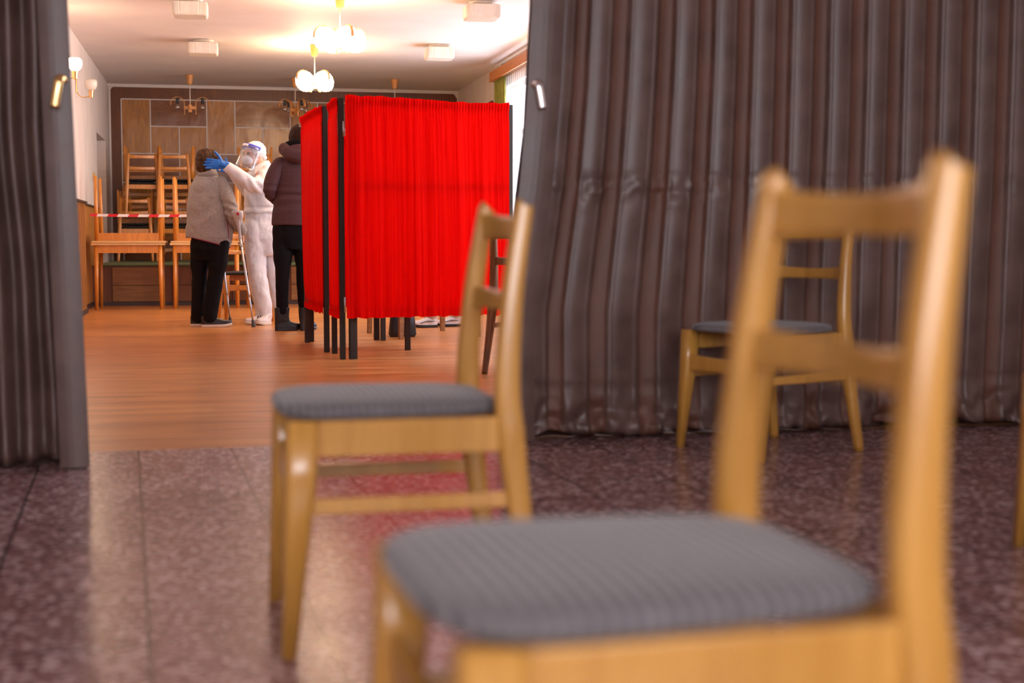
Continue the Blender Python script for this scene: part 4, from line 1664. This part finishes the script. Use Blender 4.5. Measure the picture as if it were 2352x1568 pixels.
# --- person in the plum coat, back to the camera
KP = (0.665, 12.42, 0)
kf = Vector((0.55, 0.83, -0.1)).normalized()
b = BM()
head(b, (0.10, 0.02, 1.64), kf, k=1.03)
limb(b, [(0.06, 0, 1.46), (0.09, 0.01, 1.58)], [0.056, 0.052], 12)
sweep(b, [(0, 0, 0.86), (0.02, 0, 1.1), (0.04, 0, 1.34), (0.05, 0, 1.46), (0.06, 0, 1.50)], [(0.13, 0.10), (0.13, 0.10), (0.15, 0.10), (0.13, 0.07), (0.05, 0.05)], 16)
limb(b, [(-0.10, 0.0, 1.43), (-0.20, 0.0, 1.20), (-0.08, 0.22, 1.10)], [0.045, 0.04, 0.028], 12)
limb(b, [(0.20, 0.0, 1.43), (0.27, 0.06, 1.20), (0.22, 0.26, 1.12)], [0.045, 0.04, 0.028], 12)
hand(b, (-0.08, 0.22, 1.10), (0.3, 1, 0.1), (0.5, 0, -1), 0.95, 0.4)
hand(b, (0.22, 0.26, 1.12), (-0.2, 1, 0.1), (-0.5, 0, -1), 0.95, 0.4, thumb_side=-1)
for (hx, kx, ax) in ((-0.07, -0.075, -0.09), (0.09, 0.09, 0.10)):
    limb(b, [(hx, 0, 0.92), (kx, 0, 0.50), (ax, 0, 0.16)], [0.085, 0.050, 0.034], 12)
coat_p = remeshed('person', b, M['skin'], None, 0.008, 3)
coat_p.location = KP
tag(coat_p, 'person in plum hooded coat, black leggings and buckled boots seen from behind beside the screen', 'person')
b = BM()
ell(b, (0.075, -0.005, 1.655), (0.098, 0.108, 0.125))
ell(b, (0.06, -0.045, 1.565), (0.085, 0.07, 0.12))
remeshed('hair', b, M['hair_dark'], coat_p, 0.008, 2, lambda c: 0.007 * NZ((c.x * 3, c.y * 3, c.z * 0.5), 14, 1))
b = BM()
sweep(b, [(0.035, 0, 0.905), (0.035, 0, 0.92), (0.035, 0, 1.0), (0.035, 0, 1.10), (0.045, 0, 1.22), (0.05, 0, 1.36), (0.055, 0, 1.45), (0.06, 0, 1.51), (0.065, 0, 1.56)],
      [(0.205, 0.15), (0.210, 0.155), (0.205, 0.15), (0.188, 0.14), (0.19, 0.135), (0.195, 0.13), (0.165, 0.11), (0.10, 0.085), (0.075, 0.07)], 26)
limb(b, [(0.21, 0.0, 1.43), (0.27, 0.06, 1.20), (0.22, 0.24, 1.12)], [0.075, 0.062, 0.046], 14)


def dk(c):
    d = 0.006 * NZ(c, 8, 4)
    if abs(c.x) < 0.3:
        d += 0.008 * math.sin(c.z * 75 + 4 * NZ(c, 3, 1)) * max(0, 1 - abs(c.z - 1.14) / 0.12)
    return d


ct = remeshed('hooded_coat', b, M['coat'], coat_p, 0.008, 3, dk)
b = BM()
limb(b, [(-0.09, -0.01, 1.42), (-0.150, -0.03, 1.32), (-0.180, -0.02, 1.20), (-0.13, 0.09, 1.14), (-0.08, 0.20, 1.10)], [0.075, 0.072, 0.066, 0.058, 0.046], 16)
remeshed('sleeve', b, M['coat'], ct, 0.007, 3, lambda c: 0.006 * NZ(c, 11, 4) + 0.005 * math.sin(c.z * 90) * max(0, 1 - abs(c.z - 1.2) / 0.08))
b = BM()   # hood lying on the back
limb(b, [(-0.065, -0.04, 1.56), (0.0, -0.13, 1.50), (0.10, -0.14, 1.49), (0.19, -0.04, 1.56)], [(0.045, 0.055), (0.055, 0.06), (0.055, 0.06), (0.045, 0.055)], 14, (0, 0, 1))
ell(b, (0.06, -0.10, 1.53), (0.11, 0.06, 0.07))
remeshed('hood', b, M['coat'], ct, 0.007, 2, lambda c: 0.006 * NZ(c, 14, 9))
b = BM()
pp = [(0.065 + 0.10 * math.cos(a), 0.0 + 0.095 * math.sin(a), 1.595 - 0.012 * math.sin(a)) for a in [2 * PI * k / 30 for k in range(31)]]
sweep(b, pp, [(0.022, 0.026)] * 31, 10, (0, 0, 1))
part('neck_scarf', b, M['black_cloth'], coat_p, smooth=True)
b = BM()
sweep(b, [(0.01, 0, 0.70), (0.02, 0, 0.82), (0.02, 0, 0.97)], [(0.13, 0.10), (0.168, 0.13), (0.165, 0.13)], 20)
limb(b, [(-0.075, 0, 0.88), (-0.08, 0, 0.70), (-0.085, 0, 0.46), (-0.092, 0, 0.17)], [(0.095, 0.095), (0.088, 0.085), (0.062, 0.065), (0.052, 0.055)], 16)
limb(b, [(0.10, 0, 0.88), (0.10, 0, 0.70), (0.095, 0, 0.46), (0.10, 0, 0.17)], [(0.095, 0.095), (0.088, 0.085), (0.062, 0.065), (0.052, 0.055)], 16)
remeshed('leggings', b, M['black_cloth'], coat_p, 0.009, 3, lambda c: 0.004 * NZ(c, 14, 6))
shoe(coat_p, -0.095, 0.0, R(12), 0.235, M['black_bag'], M['shoe_black'], 'boot', 0.10, 0.20, 0.048)
bt = shoe(coat_p, 0.100, 0.0, R(55), 0.235, M['black_bag'], M['shoe_black'], 'boot', 0.10, 0.20, 0.048)
for z in (0.150, 0.185):
    b = BM()
    q = [(0.135, -0.062, z - 0.012), (0.135, -0.062, z + 0.012), (0.158, -0.055, z + 0.012), (0.158, -0.055, z - 0.012), (0.135, -0.062, z - 0.012)]
    sweep(b, q, [0.002] * 5, 6)
    part('buckle', b, M['metal'], bt)

# --- person behind the booth: only white striped shoes and trouser legs show
PP = (2.02, 12.66, 0)
b = BM()
head(b, (0, 0, 1.52), (-1, 0.1, 0), k=0.98)
limb(b, [(0, 0, 1.32), (0, 0, 1.44)], [0.056, 0.05], 12)
sweep(b, [(0, 0, 0.78), (0, 0, 1.05), (0, 0, 1.24), (0, 0, 1.34), (0, 0, 1.38)], [(0.10, 0.13), (0.10, 0.13), (0.10, 0.16), (0.07, 0.15), (0.05, 0.05)], 16)
for s in (-1, 1):
    limb(b, [(0, s * 0.17, 1.31), (0.02, s * 0.22, 1.05), (-0.16, s * 0.15, 0.95)], [0.045, 0.038, 0.027], 12)
    hand(b, (-0.16, s * 0.15, 0.95), (-1, 0, 0), (0, 0, -1), 0.9, 0.4, thumb_side=-s)
    limb(b, [(0.0 + s * 0.03, s * 0.08, 0.82), (s * 0.09, s * 0.05, 0.45), (s * 0.115, s * 0.05, 0.09)], [0.085, 0.055, 0.036], 12)
hp = remeshed('person', b, M['skin'], None, 0.008, 3)
hp.location = PP
tag(hp, 'person behind the red booth, only white and black sneakers and pale trouser legs showing', 'person')
b = BM()
ell(b, (0.02, 0, 1.55), (0.095, 0.09, 0.095))
remeshed('hair', b, M['hair_dark'], hp, 0.01, 2)
b = BM()
sweep(b, [(0, 0, 0.80), (0, 0, 0.95), (0, 0, 1.12), (0, 0, 1.28), (0, 0, 1.35), (0, 0, 1.40)], [(0.13, 0.18), (0.13, 0.175), (0.125, 0.18), (0.12, 0.175), (0.09, 0.11), (0.065, 0.065)], 20)
for s in (-1, 1):
    limb(b, [(0, s * 0.17, 1.30), (0.02, s * 0.22, 1.05), (-0.14, s * 0.15, 0.95)], [0.07, 0.06, 0.045], 12)
remeshed('pullover', b, M['suit'], hp, 0.01, 3)
b = BM()
sweep(b, [(0, 0, 0.74), (0, 0, 0.88)], [(0.13, 0.165), (0.13, 0.165)], 18)
for s in (-1, 1):
    limb(b, [(s * 0.03, s * 0.07, 0.82), (s * 0.09, s * 0.05, 0.45), (s * 0.115, s * 0.05, 0.13)], [0.095, 0.075, 0.062], 14)
remeshed('trousers', b, M['suit_beige'], hp, 0.01, 3)
for s in (-1, 1):
    so = shoe(hp, s * 0.115 - 0.01, s * 0.05, R(185), 0.24, M['shoe_white'], M['shoe_black'])
    b = BM()
    sweep(b, [(s * 0.115 - 0.11, s * 0.05 - 0.050, 0.042), (s * 0.115 - 0.04, s * 0.05 - 0.048, 0.060), (s * 0.115 + 0.02, s * 0.05 - 0.044, 0.058)], [(0.003, 0.010), (0.003, 0.014), (0.003, 0.008)], 8)
    part('dark_stripe', b, M['black_plastic'], so)
